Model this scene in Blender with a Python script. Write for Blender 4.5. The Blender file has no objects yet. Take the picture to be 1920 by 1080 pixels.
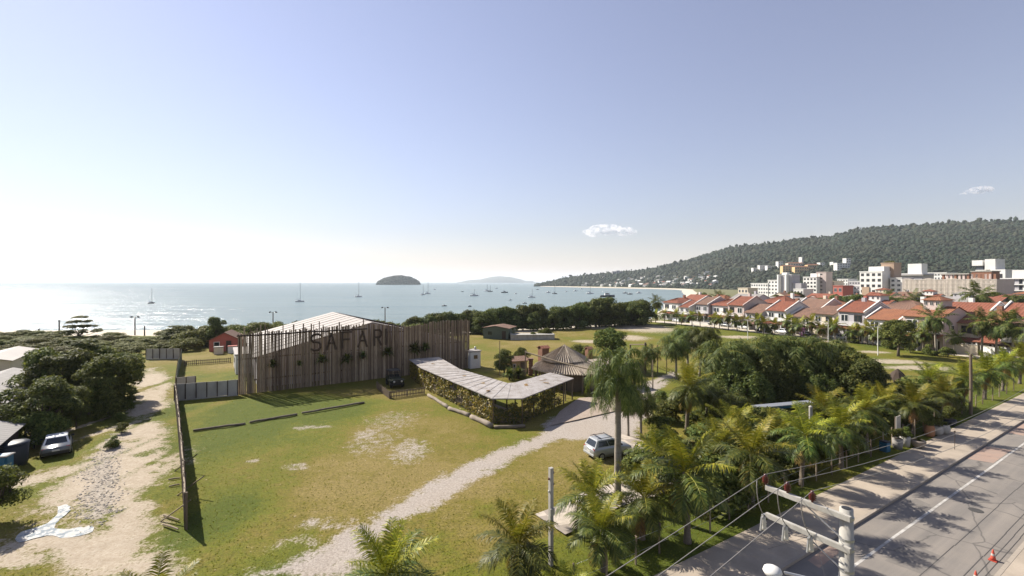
import bpy, bmesh, math, random
import numpy as np
from mathutils import Vector, Matrix
random.seed(7); rng = np.random.default_rng(7)
S = bpy.context.scene; COL = S.collection
rad = math.radians
# ---------------------------------------------------------------- camera, sky, sun, exposure
F, CX, HY, CH = 853.3, 960.0, 529.0, 13.5          # focal length (px), principal column, horizon row, eye height
cam = bpy.data.cameras.new('camera'); camo = bpy.data.objects.new('camera', cam); COL.objects.link(camo)
camo.location = (0, 0, CH); camo.rotation_euler = (rad(90), 0, 0)
cam.lens = 16.0; cam.sensor_width = 36; cam.shift_y = -11/1920; cam.clip_start = 0.1; cam.clip_end = 60000
S.camera = camo
SUN_AZ, SUN_EL = rad(-54), rad(38.5)               # azimuth from +Y (negative: to the left)
W = bpy.data.worlds.new('World'); S.world = W; W.use_nodes = True
nt = W.node_tree; bg = nt.nodes['Background']
sky = nt.nodes.new('ShaderNodeTexSky'); sky.sky_type = 'NISHITA'; sky.sun_disc = False
sky.sun_elevation = SUN_EL; sky.sun_rotation = SUN_AZ
sky.altitude = 0; sky.air_density = 1.6; sky.dust_density = 0.16; sky.ozone_density = 6.0
tint = nt.nodes.new('ShaderNodeMix'); tint.data_type = 'RGBA'; tint.blend_type = 'MULTIPLY'; tint.inputs[0].default_value = 1; tint.inputs[7].default_value = (1.07,0.958,1.06,1)   # a milky, slightly violet day
hsv = nt.nodes.new('ShaderNodeHueSaturation'); hsv.inputs['Saturation'].default_value = .68; nt.links.new(sky.outputs[0], hsv.inputs['Color']); nt.links.new(hsv.outputs[0], tint.inputs[6]); nt.links.new(tint.outputs[2], bg.inputs[0]); bg.inputs[1].default_value = 0.060
sun = bpy.data.lights.new('sun', 'SUN'); sun.energy = 4.8; sun.angle = rad(0.53); sun.color = (1.0, 0.93, 0.82)
suno = bpy.data.objects.new('sun', sun); COL.objects.link(suno)
sd = Vector((math.sin(SUN_AZ)*math.cos(SUN_EL), math.cos(SUN_AZ)*math.cos(SUN_EL), math.sin(SUN_EL)))
suno.rotation_euler = sd.to_track_quat('Z', 'Y').to_euler(); suno.location = sd*300
vs = S.view_settings; S.display_settings.display_device = 'sRGB'
vs.view_transform = 'Standard'; vs.look = 'None'; vs.exposure = 1.04; vs.gamma = 1; vs.use_curve_mapping = False
S.cycles.max_bounces = 6; S.cycles.transparent_max_bounces = 6; S.cycles.volume_bounces = 2
S.cycles.caustics_reflective = False; S.cycles.caustics_refractive = False

# ---------------------------------------------------------------- placing helpers
def G(px, py, z=0.0):
    Y = F*(CH-z)/(py-HY); return Vector(((px-CX)/F*Y, Y, z))
def D(px, py, Y): return Vector(((px-CX)/F*Y, Y, CH-(py-HY)/F*Y))
def X(px, Y, z=0.0): return Vector(((px-CX)/F*Y, Y, z))
K = Vector((12.5, 21.3, 0)); RD = Vector((.851, .526, 0)).normalized(); RN = Vector((RD.y, -RD.x, 0))
RA = math.atan2(RD.y, RD.x)
def RP(s, n, z=0.0): p = K+RD*s+RN*n; return Vector((p.x, p.y, z))
U = RD.copy(); V = Vector((-RD.y, RD.x, 0))
def lerp(a, b, t): return a+(b-a)*t
ORD = ['first','second','third','fourth','fifth','sixth','seventh','eighth','ninth','tenth','eleventh','twelfth','thirteenth',
 'fourteenth','fifteenth','sixteenth','seventeenth','eighteenth','nineteenth','twentieth','twenty-first','twenty-second','twenty-third',
 'twenty-fourth','twenty-fifth','twenty-sixth','twenty-seventh','twenty-eighth','twenty-ninth','thirtieth']
ORD += ['thirty-'+o for o in ORD[:9]]+['fortieth']+['forty-'+o for o in ORD[:9]]
def nth(i): return ORD[i]

# ---------------------------------------------------------------- objects
def tag(o, label, cat, group=None, kind=None):
    o['label'] = label; o['category'] = cat
    if group: o['group'] = group
    if kind: o['kind'] = kind
    return o
def thing(name, label, cat, loc=(0,0,0), rz=0.0, group=None, scale=1.0):
    o = bpy.data.objects.new(name, None); COL.objects.link(o); o.empty_display_size = .3
    o.location = loc; o.rotation_euler = (0, 0, rz)
    o.scale = (scale,)*3 if isinstance(scale, (int, float)) else scale
    return tag(o, label, cat, group)
def link(name, me, parent=None, loc=(0,0,0), rz=0.0, scale=(1,1,1)):
    o = bpy.data.objects.new(name, me); COL.objects.link(o); o.parent = parent
    o.location = loc; o.rotation_euler = (0,0,rz); o.scale = scale
    return o
def dup(root, loc, rz=0.0, scale=None, label=None, group=None, cat=None):
    r = root.copy(); COL.objects.link(r); r.location = loc; r.rotation_euler = (0,0,rz)
    if scale is not None: r.scale = (scale,)*3 if isinstance(scale, (int,float)) else scale
    if label: r['label'] = label
    if group: r['group'] = group
    if cat: r['category'] = cat
    for ch in list(root.children):
        c = ch.copy(); COL.objects.link(c); c.parent = r
        for g in ch.children:
            e = g.copy(); COL.objects.link(e); e.parent = c
    return r
def struct(o, kind='structure'): o['kind'] = kind; return o

def mesh_np(name, v, f, mats, smooth=False, mi=None, attr=None):
    """mesh from arrays; f is (n,4) or (n,3)"""
    v = np.asarray(v, np.float32); f = np.asarray(f, np.int32)
    me = bpy.data.meshes.new(name); n, k = f.shape
    me.vertices.add(len(v)); me.vertices.foreach_set('co', v.ravel())
    me.loops.add(n*k); me.loops.foreach_set('vertex_index', f.ravel())
    me.polygons.add(n); me.polygons.foreach_set('loop_start', np.arange(0, n*k, k, dtype=np.int32))
    me.polygons.foreach_set('loop_total', np.full(n, k, np.int32))
    if mi is not None: me.polygons.foreach_set('material_index', np.asarray(mi, np.int32))
    if smooth: me.polygons.foreach_set('use_smooth', np.ones(n, bool))
    if attr is not None:
        a = me.color_attributes.new('mask', 'FLOAT_COLOR', 'POINT'); a.data.foreach_set('color', np.asarray(attr, np.float32).ravel())
    me.update(calc_edges=True); me.validate()
    for m in (mats if isinstance(mats, (list, tuple)) else [mats]): me.materials.append(m)
    return me

class MB:
    def __init__(s): s.v = []; s.f = []; s.m = []; s.cur = 0; s.uv = {}
    def add(s, vs, fs):
        b = len(s.v); s.v += [tuple(p) for p in vs]
        for f in fs: s.f.append(tuple(b+i for i in f)); s.m.append(s.cur)
        return s
    def mat(s, i): s.cur = i; return s
    def box(s, c, d, rz=0.0, M=None):
        x, y, z = d[0]/2, d[1]/2, d[2]/2; c = Vector(c)
        R = Matrix.Rotation(rz, 3, 'Z') if M is None else M
        vs = [c+R@Vector((sx*x, sy*y, sz*z)) for sz in (-1,1) for sy in (-1,1) for sx in (-1,1)]
        return s.add(vs, [(0,2,3,1),(4,5,7,6),(0,1,5,4),(2,6,7,3),(0,4,6,2),(1,3,7,5)])
    def boxz(s, x0, x1, y0, y1, z0, z1): return s.box(((x0+x1)/2,(y0+y1)/2,(z0+z1)/2), (x1-x0,y1-y0,z1-z0))
    def prism(s, poly, h0, h1, axis='z'):
        """poly: 2D points ccw; extruded along axis from h0 to h1"""
        n = len(poly)
        if axis == 'z': q = lambda p, h: (p[0], p[1], h)
        elif axis == 'x': q = lambda p, h: (h, p[0], p[1])
        else: q = lambda p, h: (p[0], h, p[1])
        vs = [q(p, h0) for p in poly]+[q(p, h1) for p in poly]
        fs = [tuple(range(n-1,-1,-1)), tuple(range(n, 2*n))]+[(i,(i+1)%n,n+(i+1)%n,n+i) for i in range(n)]
        return s.add(vs, fs)
    def tube(s, pts, r, n=6, cap=True):
        pts = [Vector(p) for p in pts]; rs = r if isinstance(r, (list, tuple)) else [r]*len(pts)
        vs = []; up0 = None
        for i, p in enumerate(pts):
            t = (pts[min(i+1,len(pts)-1)]-pts[max(i-1,0)]).normalized()
            if up0 is None: up0 = Vector((1,0,0)) if abs(t.x) < .8 else Vector((0,1,0))
            a = (up0-t*up0.dot(t)).normalized(); b = t.cross(a); up0 = a
            for k in range(n):
                th = 2*math.pi*k/n; vs.append(p+(a*math.cos(th)+b*math.sin(th))*rs[i])
        fs = [(i*n+k, i*n+(k+1)%n, (i+1)*n+(k+1)%n, (i+1)*n+k) for i in range(len(pts)-1) for k in range(n)]
        if cap: fs += [tuple(range(n-1,-1,-1)), tuple((len(pts)-1)*n+k for k in range(n))]
        return s.add(vs, fs)
    def lathe(s, prof, c=(0,0,0), n=12, M=None):
        c = Vector(c); vs = []
        for r, z in prof:
            for k in range(n):
                p = Vector((r*math.cos(2*math.pi*k/n), r*math.sin(2*math.pi*k/n), z))
                vs.append(c+(M@p if M else p))
        fs = [(i*n+k, i*n+(k+1)%n, (i+1)*n+(k+1)%n, (i+1)*n+k) for i in range(len(prof)-1) for k in range(n)]
        fs += [tuple(range(n-1,-1,-1)), tuple((len(prof)-1)*n+k for k in range(n))]
        return s.add(vs, fs)
    def quad(s, a, b, c, d): return s.add([a,b,c,d], [(0,1,2,3)])
    def ribbed(s, a, b, c, d, ribs, amp, th=.06, seg=4):
        """corrugated slope: eave a-b, ridge c-d (c above b, d above a)"""
        a, b, c, d = map(Vector, (a,b,c,d)); nrm = (b-a).cross(d-a).normalized(); n = ribs*seg
        top = []; bot = []
        for i in range(n+1):
            t = i/n; h = amp*(1-abs(math.sin(math.pi*t*ribs))) if seg > 2 else 0
            for q in (lerp(a,b,t), lerp(d,c,t)): top.append(q+nrm*h); bot.append(q-nrm*th)
        fs = [(2*i,2*i+2,2*i+3,2*i+1) for i in range(n)]
        s.add(top, fs); s.add(bot, [f[::-1] for f in fs])
        s.add([top[0],top[1],bot[1],bot[0]], [(0,1,2,3)]); s.add([top[-2],top[-1],bot[-1],bot[-2]], [(3,2,1,0)])
        for k in (0, 1):
            vs = []; 
            for i in range(n+1): vs += [top[2*i+k], bot[2*i+k]]
            s.add(vs, [((2*i,2*i+1,2*i+3,2*i+2) if k == 0 else (2*i+2,2*i+3,2*i+1,2*i)) for i in range(n)])
        return s
    def mesh(s, name, mats, smooth=False, org=None, bevel=0):
        me = bpy.data.meshes.new(name)
        vs = s.v if org is None else [(v[0]-org[0], v[1]-org[1], v[2]-org[2]) for v in s.v]
        me.from_pydata(vs, [], s.f)
        for m in (mats if isinstance(mats, (list,tuple)) else [mats]): me.materials.append(m)
        me.polygons.foreach_set('material_index', s.m)
        bm = bmesh.new(); bm.from_mesh(me); bmesh.ops.recalc_face_normals(bm, faces=bm.faces)
        if bevel: bmesh.ops.bevel(bm, geom=bm.edges[:], offset=bevel, segments=2, affect='EDGES', clamp_overlap=True)
        bm.to_mesh(me); bm.free()
        if smooth: me.polygons.foreach_set('use_smooth', [True]*len(me.polygons))
        me.update(); return me
    def obj(s, name, mats, parent=None, smooth=False, org=None, bevel=0, loc=(0,0,0)):
        return link(name, s.mesh(name, mats, smooth, org, bevel), parent, loc)

# ---------------------------------------------------------------- materials
class NT:
    def __init__(s, name):
        s.m = bpy.data.materials.new(name); s.m.use_nodes = True; s.t = s.m.node_tree
        s.p = s.t.nodes['Principled BSDF']; s.out = s.t.nodes['Material Output']
    def n(s, typ, **kw):
        nd = s.t.nodes.new(typ)
        for k, v in kw.items():
            if k.startswith('i_'):
                kk = k[2:]; kk = int(kk) if kk.isdigit() else kk
                nd.inputs[kk].default_value = v
            else: setattr(nd, k, v)
        return nd
    def l(s, a, b): s.t.links.new(a, b)
    def coord(s, scale=(1,1,1), kind='Object'):
        if kind == 'World': g = s.n('ShaderNodeNewGeometry').outputs['Position']
        else: g = s.n('ShaderNodeTexCoord').outputs[kind]
        mp = s.n('ShaderNodeMapping'); mp.inputs['Scale'].default_value = scale; s.l(g, mp.inputs[0]); return mp.outputs[0]
    def noise(s, vec, scale, detail=4, rough=.6):
        nd = s.n('ShaderNodeTexNoise'); nd.inputs['Scale'].default_value = scale; nd.inputs['Detail'].default_value = detail
        nd.inputs['Roughness'].default_value = rough; s.l(vec, nd.inputs['Vector']); return nd.outputs['Fac']
    def ramp(s, fac, stops, interp='LINEAR'):
        nd = s.n('ShaderNodeValToRGB'); e = nd.color_ramp.elements; nd.color_ramp.interpolation = interp
        while len(e) < len(stops): e.new(.5)
        for el, (p, c) in zip(e, stops):
            el.position = p; el.color = (c, c, c, 1) if isinstance(c, (int,float)) else (*c, 1)
        s.l(fac, nd.inputs[0]); return nd.outputs['Color']
    def mix(s, fac, a, b, mode='MIX'):
        nd = s.n('ShaderNodeMix', data_type='RGBA', blend_type=mode)
        for so, v in ((nd.inputs[0], fac), (nd.inputs[6], a), (nd.inputs[7], b)):
            if isinstance(v, (int,float)): so.default_value = v
            elif isinstance(v, tuple): so.default_value = (*v, 1)
            else: s.l(v, so)
        return nd.outputs[2]
    def math(s, op, a, b=0.0, c=0.0, clamp=False):
        nd = s.n('ShaderNodeMath', operation=op, use_clamp=clamp)
        for so, v in zip(nd.inputs, (a,b,c)):
            if isinstance(v, (int,float)): so.default_value = v
            else: s.l(v, so)
        return nd.outputs[0]
    def bump(s, h, strength=.3, dist=.05):
        nd = s.n('ShaderNodeBump'); nd.inputs['Strength'].default_value = strength; nd.inputs['Distance'].default_value = dist
        s.l(h, nd.inputs['Height']); s.l(nd.outputs[0], s.p.inputs['Normal'])
    def done(s, col=None, rough=None, metal=0.0, spec=.4):
        if col is not None:
            if isinstance(col, tuple): s.p.inputs['Base Color'].default_value = (*col, 1)
            else: s.l(col, s.p.inputs['Base Color'])
        if rough is not None:
            if isinstance(rough, (int,float)): s.p.inputs['Roughness'].default_value = rough
            else: s.l(rough, s.p.inputs['Roughness'])
        s.p.inputs['Metallic'].default_value = metal; s.p.inputs['Specular IOR Level'].default_value = spec
        return s.m
def pm(name, c1, c2=None, scale=3.0, rough=.75, bump=.15, bd=.02, stretch=(1,1,1), metal=0.0, spec=.35, sharp=.25, c3=None, kind='Object'):
    """two/three-tone weathered material"""
    t = NT(name); c2 = c2 or tuple(x*.72 for x in c1)
    co = t.coord(stretch, kind); a = t.noise(co, scale, 5, .62); b = t.noise(co, scale*7.3, 3, .6)
    f = t.ramp(a, [(.5-sharp, 0.0), (.5+sharp, 1.0)])
    col = t.mix(f, c1, c2)
    if c3: col = t.mix(t.ramp(b, [(.52, 0.0), (.68, .8)]), col, c3)
    else: col = t.mix(t.math('MULTIPLY', b, .35), col, tuple(x*.55 for x in c1))
    if bump: t.bump(b, bump, bd)
    return t.done(col, rough, metal, spec)
def leafmat(name, dark, mid, lite, trans=.35, rough=.5, spec=.35):
    t = NT(name); g = t.n('ShaderNodeNewGeometry').outputs['Random Per Island']; oi = t.n('ShaderNodeObjectInfo').outputs['Random']
    col = t.ramp(g, [(0.0, dark), (.55, mid), (1.0, lite)])
    hs = t.n('ShaderNodeHueSaturation'); t.l(col, hs.inputs['Color'])
    t.l(t.math('MULTIPLY_ADD', oi, .05, .475), hs.inputs['Hue']); t.l(t.math('MULTIPLY_ADD', oi, .5, .75), hs.inputs['Value'])
    col = hs.outputs[0]; t.done(col, rough, 0, spec)
    tr = t.n('ShaderNodeBsdfTranslucent'); t.l(t.mix(.35, col, (.32,.34,.03)), tr.inputs['Color'])
    ms = t.n('ShaderNodeMixShader'); ms.inputs[0].default_value = trans
    t.l(t.p.outputs[0], ms.inputs[1]); t.l(tr.outputs[0], ms.inputs[2]); t.l(ms.outputs[0], t.out.inputs['Surface'])
    return t.m
M = {}
M['trunk'] = pm('palm_bark', (.20,.165,.13), (.11,.09,.07), 3, .9, .5, .03, (1,1,5))
M['trunk_pale'] = pm('pale_palm_bark', (.34,.30,.25), (.20,.17,.13), 2, .9, .4, .03, (1,1,5))
M['bark'] = pm('tree_bark', (.14,.11,.085), (.07,.055,.04), 3, .95, .6, .04, (1,1,.3))
M['coco'] = leafmat('coconut_leaf', (.030,.052,.011), (.068,.092,.017), (.15,.155,.024), .13, .5, .22)
M['coco_y'] = leafmat('young_coconut_leaf', (.09,.115,.010), (.19,.19,.015), (.34,.29,.03), .28, .5, .22)
M['dry'] = leafmat('dry_frond_leaf', (.16,.09,.035), (.27,.17,.06), (.36,.24,.08), .25, .7, .2)
M['queen'] = leafmat('queen_palm_leaf', (.034,.055,.016), (.082,.108,.030), (.17,.18,.05), .22, .55, .15)
M['leaf'] = leafmat('broad_leaf', (.034,.052,.014), (.09,.11,.03), (.19,.19,.045), .22, .65, .08)
M['leaf_d'] = leafmat('dark_broad_leaf', (.032,.050,.017), (.082,.103,.033), (.18,.185,.055), .22, .65, .08)
M['leaf_o'] = leafmat('olive_scrub_leaf', (.05,.062,.018), (.125,.132,.04), (.25,.23,.06), .15, .65, .08)
M['leaf_y'] = leafmat('vine_leaf', (.12,.115,.015), (.30,.25,.03), (.48,.37,.06), .35, .5, .35)
M['leaf_v'] = leafmat('vine_leaf_green', (.03,.045,.012), (.08,.095,.02), (.17,.16,.04), .3, .5, .35)
M['leaf_p'] = leafmat('bougainvillea_leaf', (.14,.04,.12), (.28,.09,.26), (.36,.16,.34), .3, .6, .3)
M['wood'] = pm('weathered_wood', (.20,.15,.105), (.105,.078,.055), 2.2, .85, .4, .02, (6,6,.6))
M['wood_d'] = pm('dark_wood', (.075,.05,.035), (.04,.028,.02), 2.5, .85, .4, .02, (5,5,.7))
M['wood_l'] = pm('pale_wood', (.34,.27,.19), (.20,.155,.10), 2.5, .85, .35, .02, (5,5,.6))
M['letter'] = pm('letter_wood', (.085,.058,.04), (.05,.034,.024), 2.5, .85, .4, .02)
M['log'] = pm('old_log', (.25,.20,.15), (.10,.08,.06), 1.6, .9, .5, .03)
M['stone_log'] = pm('bleached_log', (.33,.28,.225), (.17,.135,.105), 1.6, .9, .5, .03)
M['concrete'] = pm('concrete', (.45,.43,.39), (.25,.24,.215), 2.2, .88, .3, .01, (1,1,.35), c3=(.34,.31,.26))
M['panelc'] = pm('stained_panel', (.52,.49,.43), (.30,.28,.25), .8, .88, .2, .01, (1,1,.5))
M['white'] = pm('white_render', (.74,.73,.70), (.60,.585,.55), .35, .8, .08, .01)
M['cream'] = pm('cream_render', (.66,.58,.46), (.55,.47,.36), .4, .8, .08, .01)
M['pink'] = pm('pinkish_render', (.56,.46,.42), (.46,.38,.34), .4, .8, .08, .01)
M['lilac'] = pm('greyish_render', (.44,.42,.44), (.36,.34,.35), .4, .8, .08, .01)
M['tan'] = pm('tan_tile', (.42,.30,.21), (.33,.23,.16), .5, .7, .15, .01)
M['ochre'] = pm('ochre_render', (.66,.46,.23), (.52,.36,.18), .4, .8, .08, .01)
M['redw'] = pm('red_render', (.42,.12,.09), (.30,.09,.07), .6, .8, .1, .01)
M['terra'] = pm('terracotta_tile', (.235,.072,.038), (.125,.048,.032), .7, .8, .4, .03, (1,1,1), c3=(.29,.13,.075))
M['terra_o'] = pm('orange_tile', (.26,.105,.050), (.15,.06,.036), .7, .8, .4, .03, c3=(.33,.17,.09))
M['terra_d'] = pm('old_brown_tile', (.20,.11,.075), (.11,.07,.055), .8, .85, .4, .03, c3=(.28,.17,.11))
M['oldtile'] = pm('weathered_clay_tile', (.40,.335,.26), (.17,.135,.105), 1.2, .88, .4, .03, c3=(.52,.46,.38))
M['tin'] = pm('fibre_cement', (.29,.27,.25), (.19,.18,.17), .5, .75, .1, .01)
M['awn'] = pm('bleached_board_roof', (.40,.38,.37), (.20,.175,.155), 1.1, .75, .2, .01, (1,1,1), c3=(.17,.125,.09), kind='World')
M['tin_w'] = pm('pale_sheet_roof', (.37,.335,.305), (.29,.26,.24), .25, .7, .08, .01)
M['brick'] = pm('brick', (.28,.14,.085), (.19,.09,.06), 2.5, .85, .4, .02)
M['glass'] = NT('window_glass').done((.02,.025,.03), .08, 0, .6)
M['black'] = pm('black_plastic', (.02,.02,.022), (.03,.03,.032), 4, .5, .05, .005)
M['rubber'] = pm('rubber', (.018,.018,.018), (.03,.028,.026), 6, .85, .1, .005)
M['steel'] = pm('galvanised_steel', (.48,.48,.48), (.38,.38,.38), 6, .42, .05, .004, metal=.6)
M['silver'] = pm('silver_paint', (.46,.47,.47), (.42,.43,.43), 1.5, .3, 0, 0, metal=.35, spec=.5)
M['carw'] = pm('pale_car_paint', (.62,.63,.64), (.57,.58,.59), 1.5, .3, 0, 0, metal=.1, spec=.5)
M['carg'] = pm('grey_car_paint', (.16,.165,.17), (.14,.145,.15), 1.5, .3, 0, 0, metal=.3, spec=.5)
M['card'] = pm('dark_car_paint', (.03,.032,.036), (.025,.027,.03), 1.5, .25, 0, 0, metal=.2, spec=.5)
M['cream_light'] = pm('lamp_plastic', (.62,.60,.55), (.55,.53,.48), 3, .4, 0, 0)
M['redl'] = pm('red_lamp', (.38,.02,.015), (.3,.015,.012), 3, .3, 0, 0)
M['porc'] = pm('brown_porcelain', (.13,.024,.022), (.08,.016,.015), 5, .25, 0, 0, spec=.6)
M['orange'] = pm('cone_orange', (.52,.085,.05), (.40,.07,.045), 4, .6, .05, .005)
M['paintw'] = pm('road_paint_white', (.54,.52,.48), (.27,.25,.225), 1.6, .8, .1, .004, sharp=.18)
M['paintr'] = pm('cycle_lane_red', (.36,.24,.18), (.27,.215,.18), .9, .85, .1, .004, kind='World')
M['bluep'] = pm('blue_plastic', (.03,.14,.24), (.025,.10,.18), 2, .45, .05, .005)
M['navy'] = pm('navy_plastic', (.015,.02,.032), (.02,.026,.04), 2, .5, .05, .005)
M['terracotta'] = pm('terracotta_pot', (.36,.19,.10), (.26,.13,.07), 3, .85, .2, .01)
M['hull'] = pm('white_hull', (.72,.72,.71), (.6,.6,.59), 1, .4, 0, 0)
M['hulld'] = pm('dark_hull', (.05,.055,.065), (.03,.035,.045), 1, .4, 0, 0)
M['net'] = pm('scaffold_net', (.50,.44,.375), (.38,.33,.28), .12, .9, .1, .02, (1,1,.25))
M['glassb'] = pm('dark_facade_glass', (.035,.045,.06), (.05,.06,.075), .3, .12, 0, 0, spec=.6)
M['green_w'] = pm('green_board', (.13,.155,.12), (.085,.105,.08), .8, .85, .2, .01)
M['jeepg'] = pm('olive_paint', (.05,.055,.035), (.035,.04,.028), 2, .45, .05, .005)
M['soil'] = pm('soil', (.13,.095,.065), (.08,.06,.042), 2, .95, .5, .03)
# ================================================================ SETTING: sea, land, beach, hill, islands
def noise2(x, y, seed=0, octv=4, base=1.0):
    """cheap value noise, vectorised, 0..1"""
    tot = np.zeros_like(x, dtype=float); amp = 1.0; norm = 0
    for o in range(octv):
        fx, fy = x*base*2**o+seed*17.3+o*31.7, y*base*2**o-seed*9.1+o*11.9
        ix, iy = np.floor(fx), np.floor(fy); tx, ty = fx-ix, fy-iy; tx = tx*tx*(3-2*tx); ty = ty*ty*(3-2*ty)
        h = lambda a, b: np.mod(np.sin(a*127.1+b*311.7)*43758.5453, 1.0)
        v = (h(ix,iy)*(1-tx)+h(ix+1,iy)*tx)*(1-ty)+(h(ix,iy+1)*(1-tx)+h(ix+1,iy+1)*tx)*ty
        tot += v*amp; norm += amp; amp *= .55
    return tot/norm

SEA = -2.0
t = NT('sea_water'); co = t.coord((1,1,1), 'World')
n1 = t.noise(t.coord((.22,.5,1), 'World'), 1.0, 5, .65); n2 = t.noise(t.coord((.035,.11,1), 'World'), 1.0, 3, .6)
n3 = t.noise(t.coord((.0022,.012,1), 'World'), 1.0, 3, .55)
n4 = t.noise(t.coord((.010,.045,1), 'World'), 1.0, 4, .7)
h = t.math('ADD', t.math('ADD', t.math('MULTIPLY', n1, .6), t.math('MULTIPLY', n2, 1.7)), t.math('MULTIPLY', n4, 3.5))
t.bump(h, .8, 1.2)
col = t.mix(n3, (.135,.185,.20), (.19,.24,.245))
M['sea'] = t.done(col, t.ramp(t.noise(t.coord((.004,.03,1),'World'), 1.0, 4, .6), [(.35,.12),(.65,.26)]), 0, .32)
df = t.n('ShaderNodeBsdfDiffuse'); t.l(col, df.inputs['Color']); ms = t.n('ShaderNodeMixShader'); ms.inputs[0].default_value = .52   # wave shadowing: a choppy sea mirrors far less than flat water at grazing angles
t.l(df.outputs[0], ms.inputs[1]); t.l(t.p.outputs[0], ms.inputs[2]); t.l(ms.outputs[0], t.out.inputs['Surface'])
sea = MB(); sea.quad((-19000,60,SEA),(19000,60,SEA),(19000,19500,SEA),(-19000,19500,SEA))
struct(sea.obj('sea', M['sea']))

SH = [(-900,165),(-400,152),(-150,147),(-60,148),(0,152),(40,166),(60,190),(80,240),(130,350),(200,520),(262,700),(318,850),(336,930),(325,1010),(285,1110),(228,1250),(150,1480),(88,1640)]
INN = [(-900,118),(-400,116),(-150,115),(-60,116),(-10,122),(28,138),(46,158),(66,196),(98,262),(152,372),(222,540),(284,710),(338,850),(356,935),(350,1020),(308,1125),(250,1265),(172,1490),(100,1665)]
def resample(pl, n):
    pl = [Vector((*p,0)) for p in pl]; L = [0]
    for a, b in zip(pl, pl[1:]): L.append(L[-1]+(b-a).length)
    out = []
    for i in range(n):
        s = L[-1]*i/(n-1); k = max(j for j in range(len(L)) if L[j] <= s+1e-9); k = min(k, len(pl)-2)
        out.append(lerp(pl[k], pl[k+1], (s-L[k])/(L[k+1]-L[k])))
    return out
A = resample(SH, 140); B = resample(INN, 140)
bm_ = MB(); vs = []
for i in range(140):
    a, b = A[i], B[i]; dv = (a-b).normalized(); wob = math.sin(i*.9)*1.2
    for q, z in ((b, -.22), (lerp(b,a,.55), -.9), (a+dv*(4+wob), SEA-.35)): vs.append((q.x, q.y, z))
bm_.add(vs, [(3*i+k, 3*i+3+k, 3*i+4+k, 3*i+1+k) for i in range(139) for k in (0,1)])
M['sand'] = pm('beach_sand', (.56,.50,.40), (.46,.40,.31), .3, .95, .1, .02, kind='World')
struct(bm_.obj('beach', M['sand'], smooth=True))
# broad flat land under everything
M['land'] = pm('rough_grassland', (.115,.12,.04), (.16,.14,.065), .05, .95, .3, .05, kind='World', c3=(.07,.08,.03))
lb = MB(); pl = [(p.x, p.y, -.3) for p in B]+[(400,2400,-.3),(4200,2400,-.3),(4200,-400,-.3),(-900,-400,-.3)]
lb.add(pl, [tuple(range(len(pl)))[::-1]])
struct(lb.obj('land', M['land']))

# ---- wooded hill
PX = [1003,1030,1060,1100,1150,1200,1250,1290,1330,1370,1420,1460,1500,1560,1600,1640,1700,1760,1820,1920,2100,2400,2900]
PY = [536,530,523,517,513,509,500,490,477,465,461,456,448,445,433,428,426,420,418,416,418,425,440]
PB = [1640,1600,1560,1500,1380,1200,1060,960,890,830,740,690,650,600,570,550,520,500,490,480,470,460,450]
PR = [1700,1690,1680,1670,1640,1600,1560,1530,1500,1480,1450,1420,1400,1360,1330,1300,1260,1230,1200,1150,1100,1050,1000]
def hill_z(px, tt):
    yb = np.interp(px, PX, PB); yr = np.interp(px, PX, PR); py = np.interp(px, PX, PY)
    zr = CH+(HY-py)/F*yr; Y = yb+(yr-yb)*tt
    prof = np.where(tt <= 1, .22*np.sin(np.clip(tt,0,1)*math.pi/2)+.78*np.clip(tt,0,1)**1.35, 1-(np.clip(tt,1,2)-1)*.55)
    x = (px-CX)/F*Y
    z = zr*prof+(noise2(x, Y, 3, 4, 1/190.)-.5)*34*np.clip(tt*1.6,0,1)*np.clip(2.0-tt*1.95,.0,1)*np.clip(zr/90,0,1)
    return x, Y, z-.4
npx, ntt = 170, 40
pxg = np.linspace(1003, 2900, npx); ttg = np.linspace(0, 1.35, ntt)
PXG, TTG = np.meshgrid(pxg, ttg, indexing='ij'); hx, hy, hz = hill_z(PXG, TTG)
hv = np.stack([hx, hy, hz], -1).reshape(-1,3)
idx = np.arange(npx*ntt).reshape(npx, ntt)
hf = np.stack([idx[:-1,:-1], idx[1:,:-1], idx[1:,1:], idx[:-1,1:]], -1).reshape(-1,4)
M['hill'] = pm('forest_floor', (.03,.04,.018), (.05,.055,.025), .02, .95, .3, .5, kind='World')
struct(link('hill', mesh_np('hill', hv, hf, M['hill'], True)))
# forest of crowns on it (one stuff object)
ico = bmesh.new(); bmesh.ops.create_icosphere(ico, subdivisions=1, radius=1); 
iv = np.array([v.co[:] for v in ico.verts]); 
ico.free()
ico = bmesh.new(); bmesh.ops.create_icosphere(ico, subdivisions=1, radius=1); iv2 = np.array([v.co[:] for v in ico.verts]); if2 = np.array([[v.index for v in f.verts] for f in ico.faces]); ico.free()
def blobs(name, C, R, mat, flat=.8, jit=.22, seed=1):
    r = np.random.default_rng(seed); n = len(C); k = len(iv2)
    v = iv2[None]*(1+r.uniform(-jit, jit, (n,k,1)))
    v = v*R[:,None,:]; v[...,2] *= flat; v = v+C[:,None,:]
    f = (if2[None]+(np.arange(n)*k)[:,None,None]).reshape(-1,3)
    return mesh_np(name, v.reshape(-1,3), f, mat, True)
t = NT('forest_canopy'); g = t.n('ShaderNodeNewGeometry').outputs['Random Per Island']
nz = t.noise(t.coord((1,1,1),'World'), .6, 3, .7); big = t.noise(t.coord((1,1,1),'World'), .012, 3, .6)
c = t.ramp(g, [(0,(.007,.019,.011)),(.5,(.014,.031,.017)),(.88,(.026,.046,.023)),(1,(.060,.062,.038))])
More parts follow.
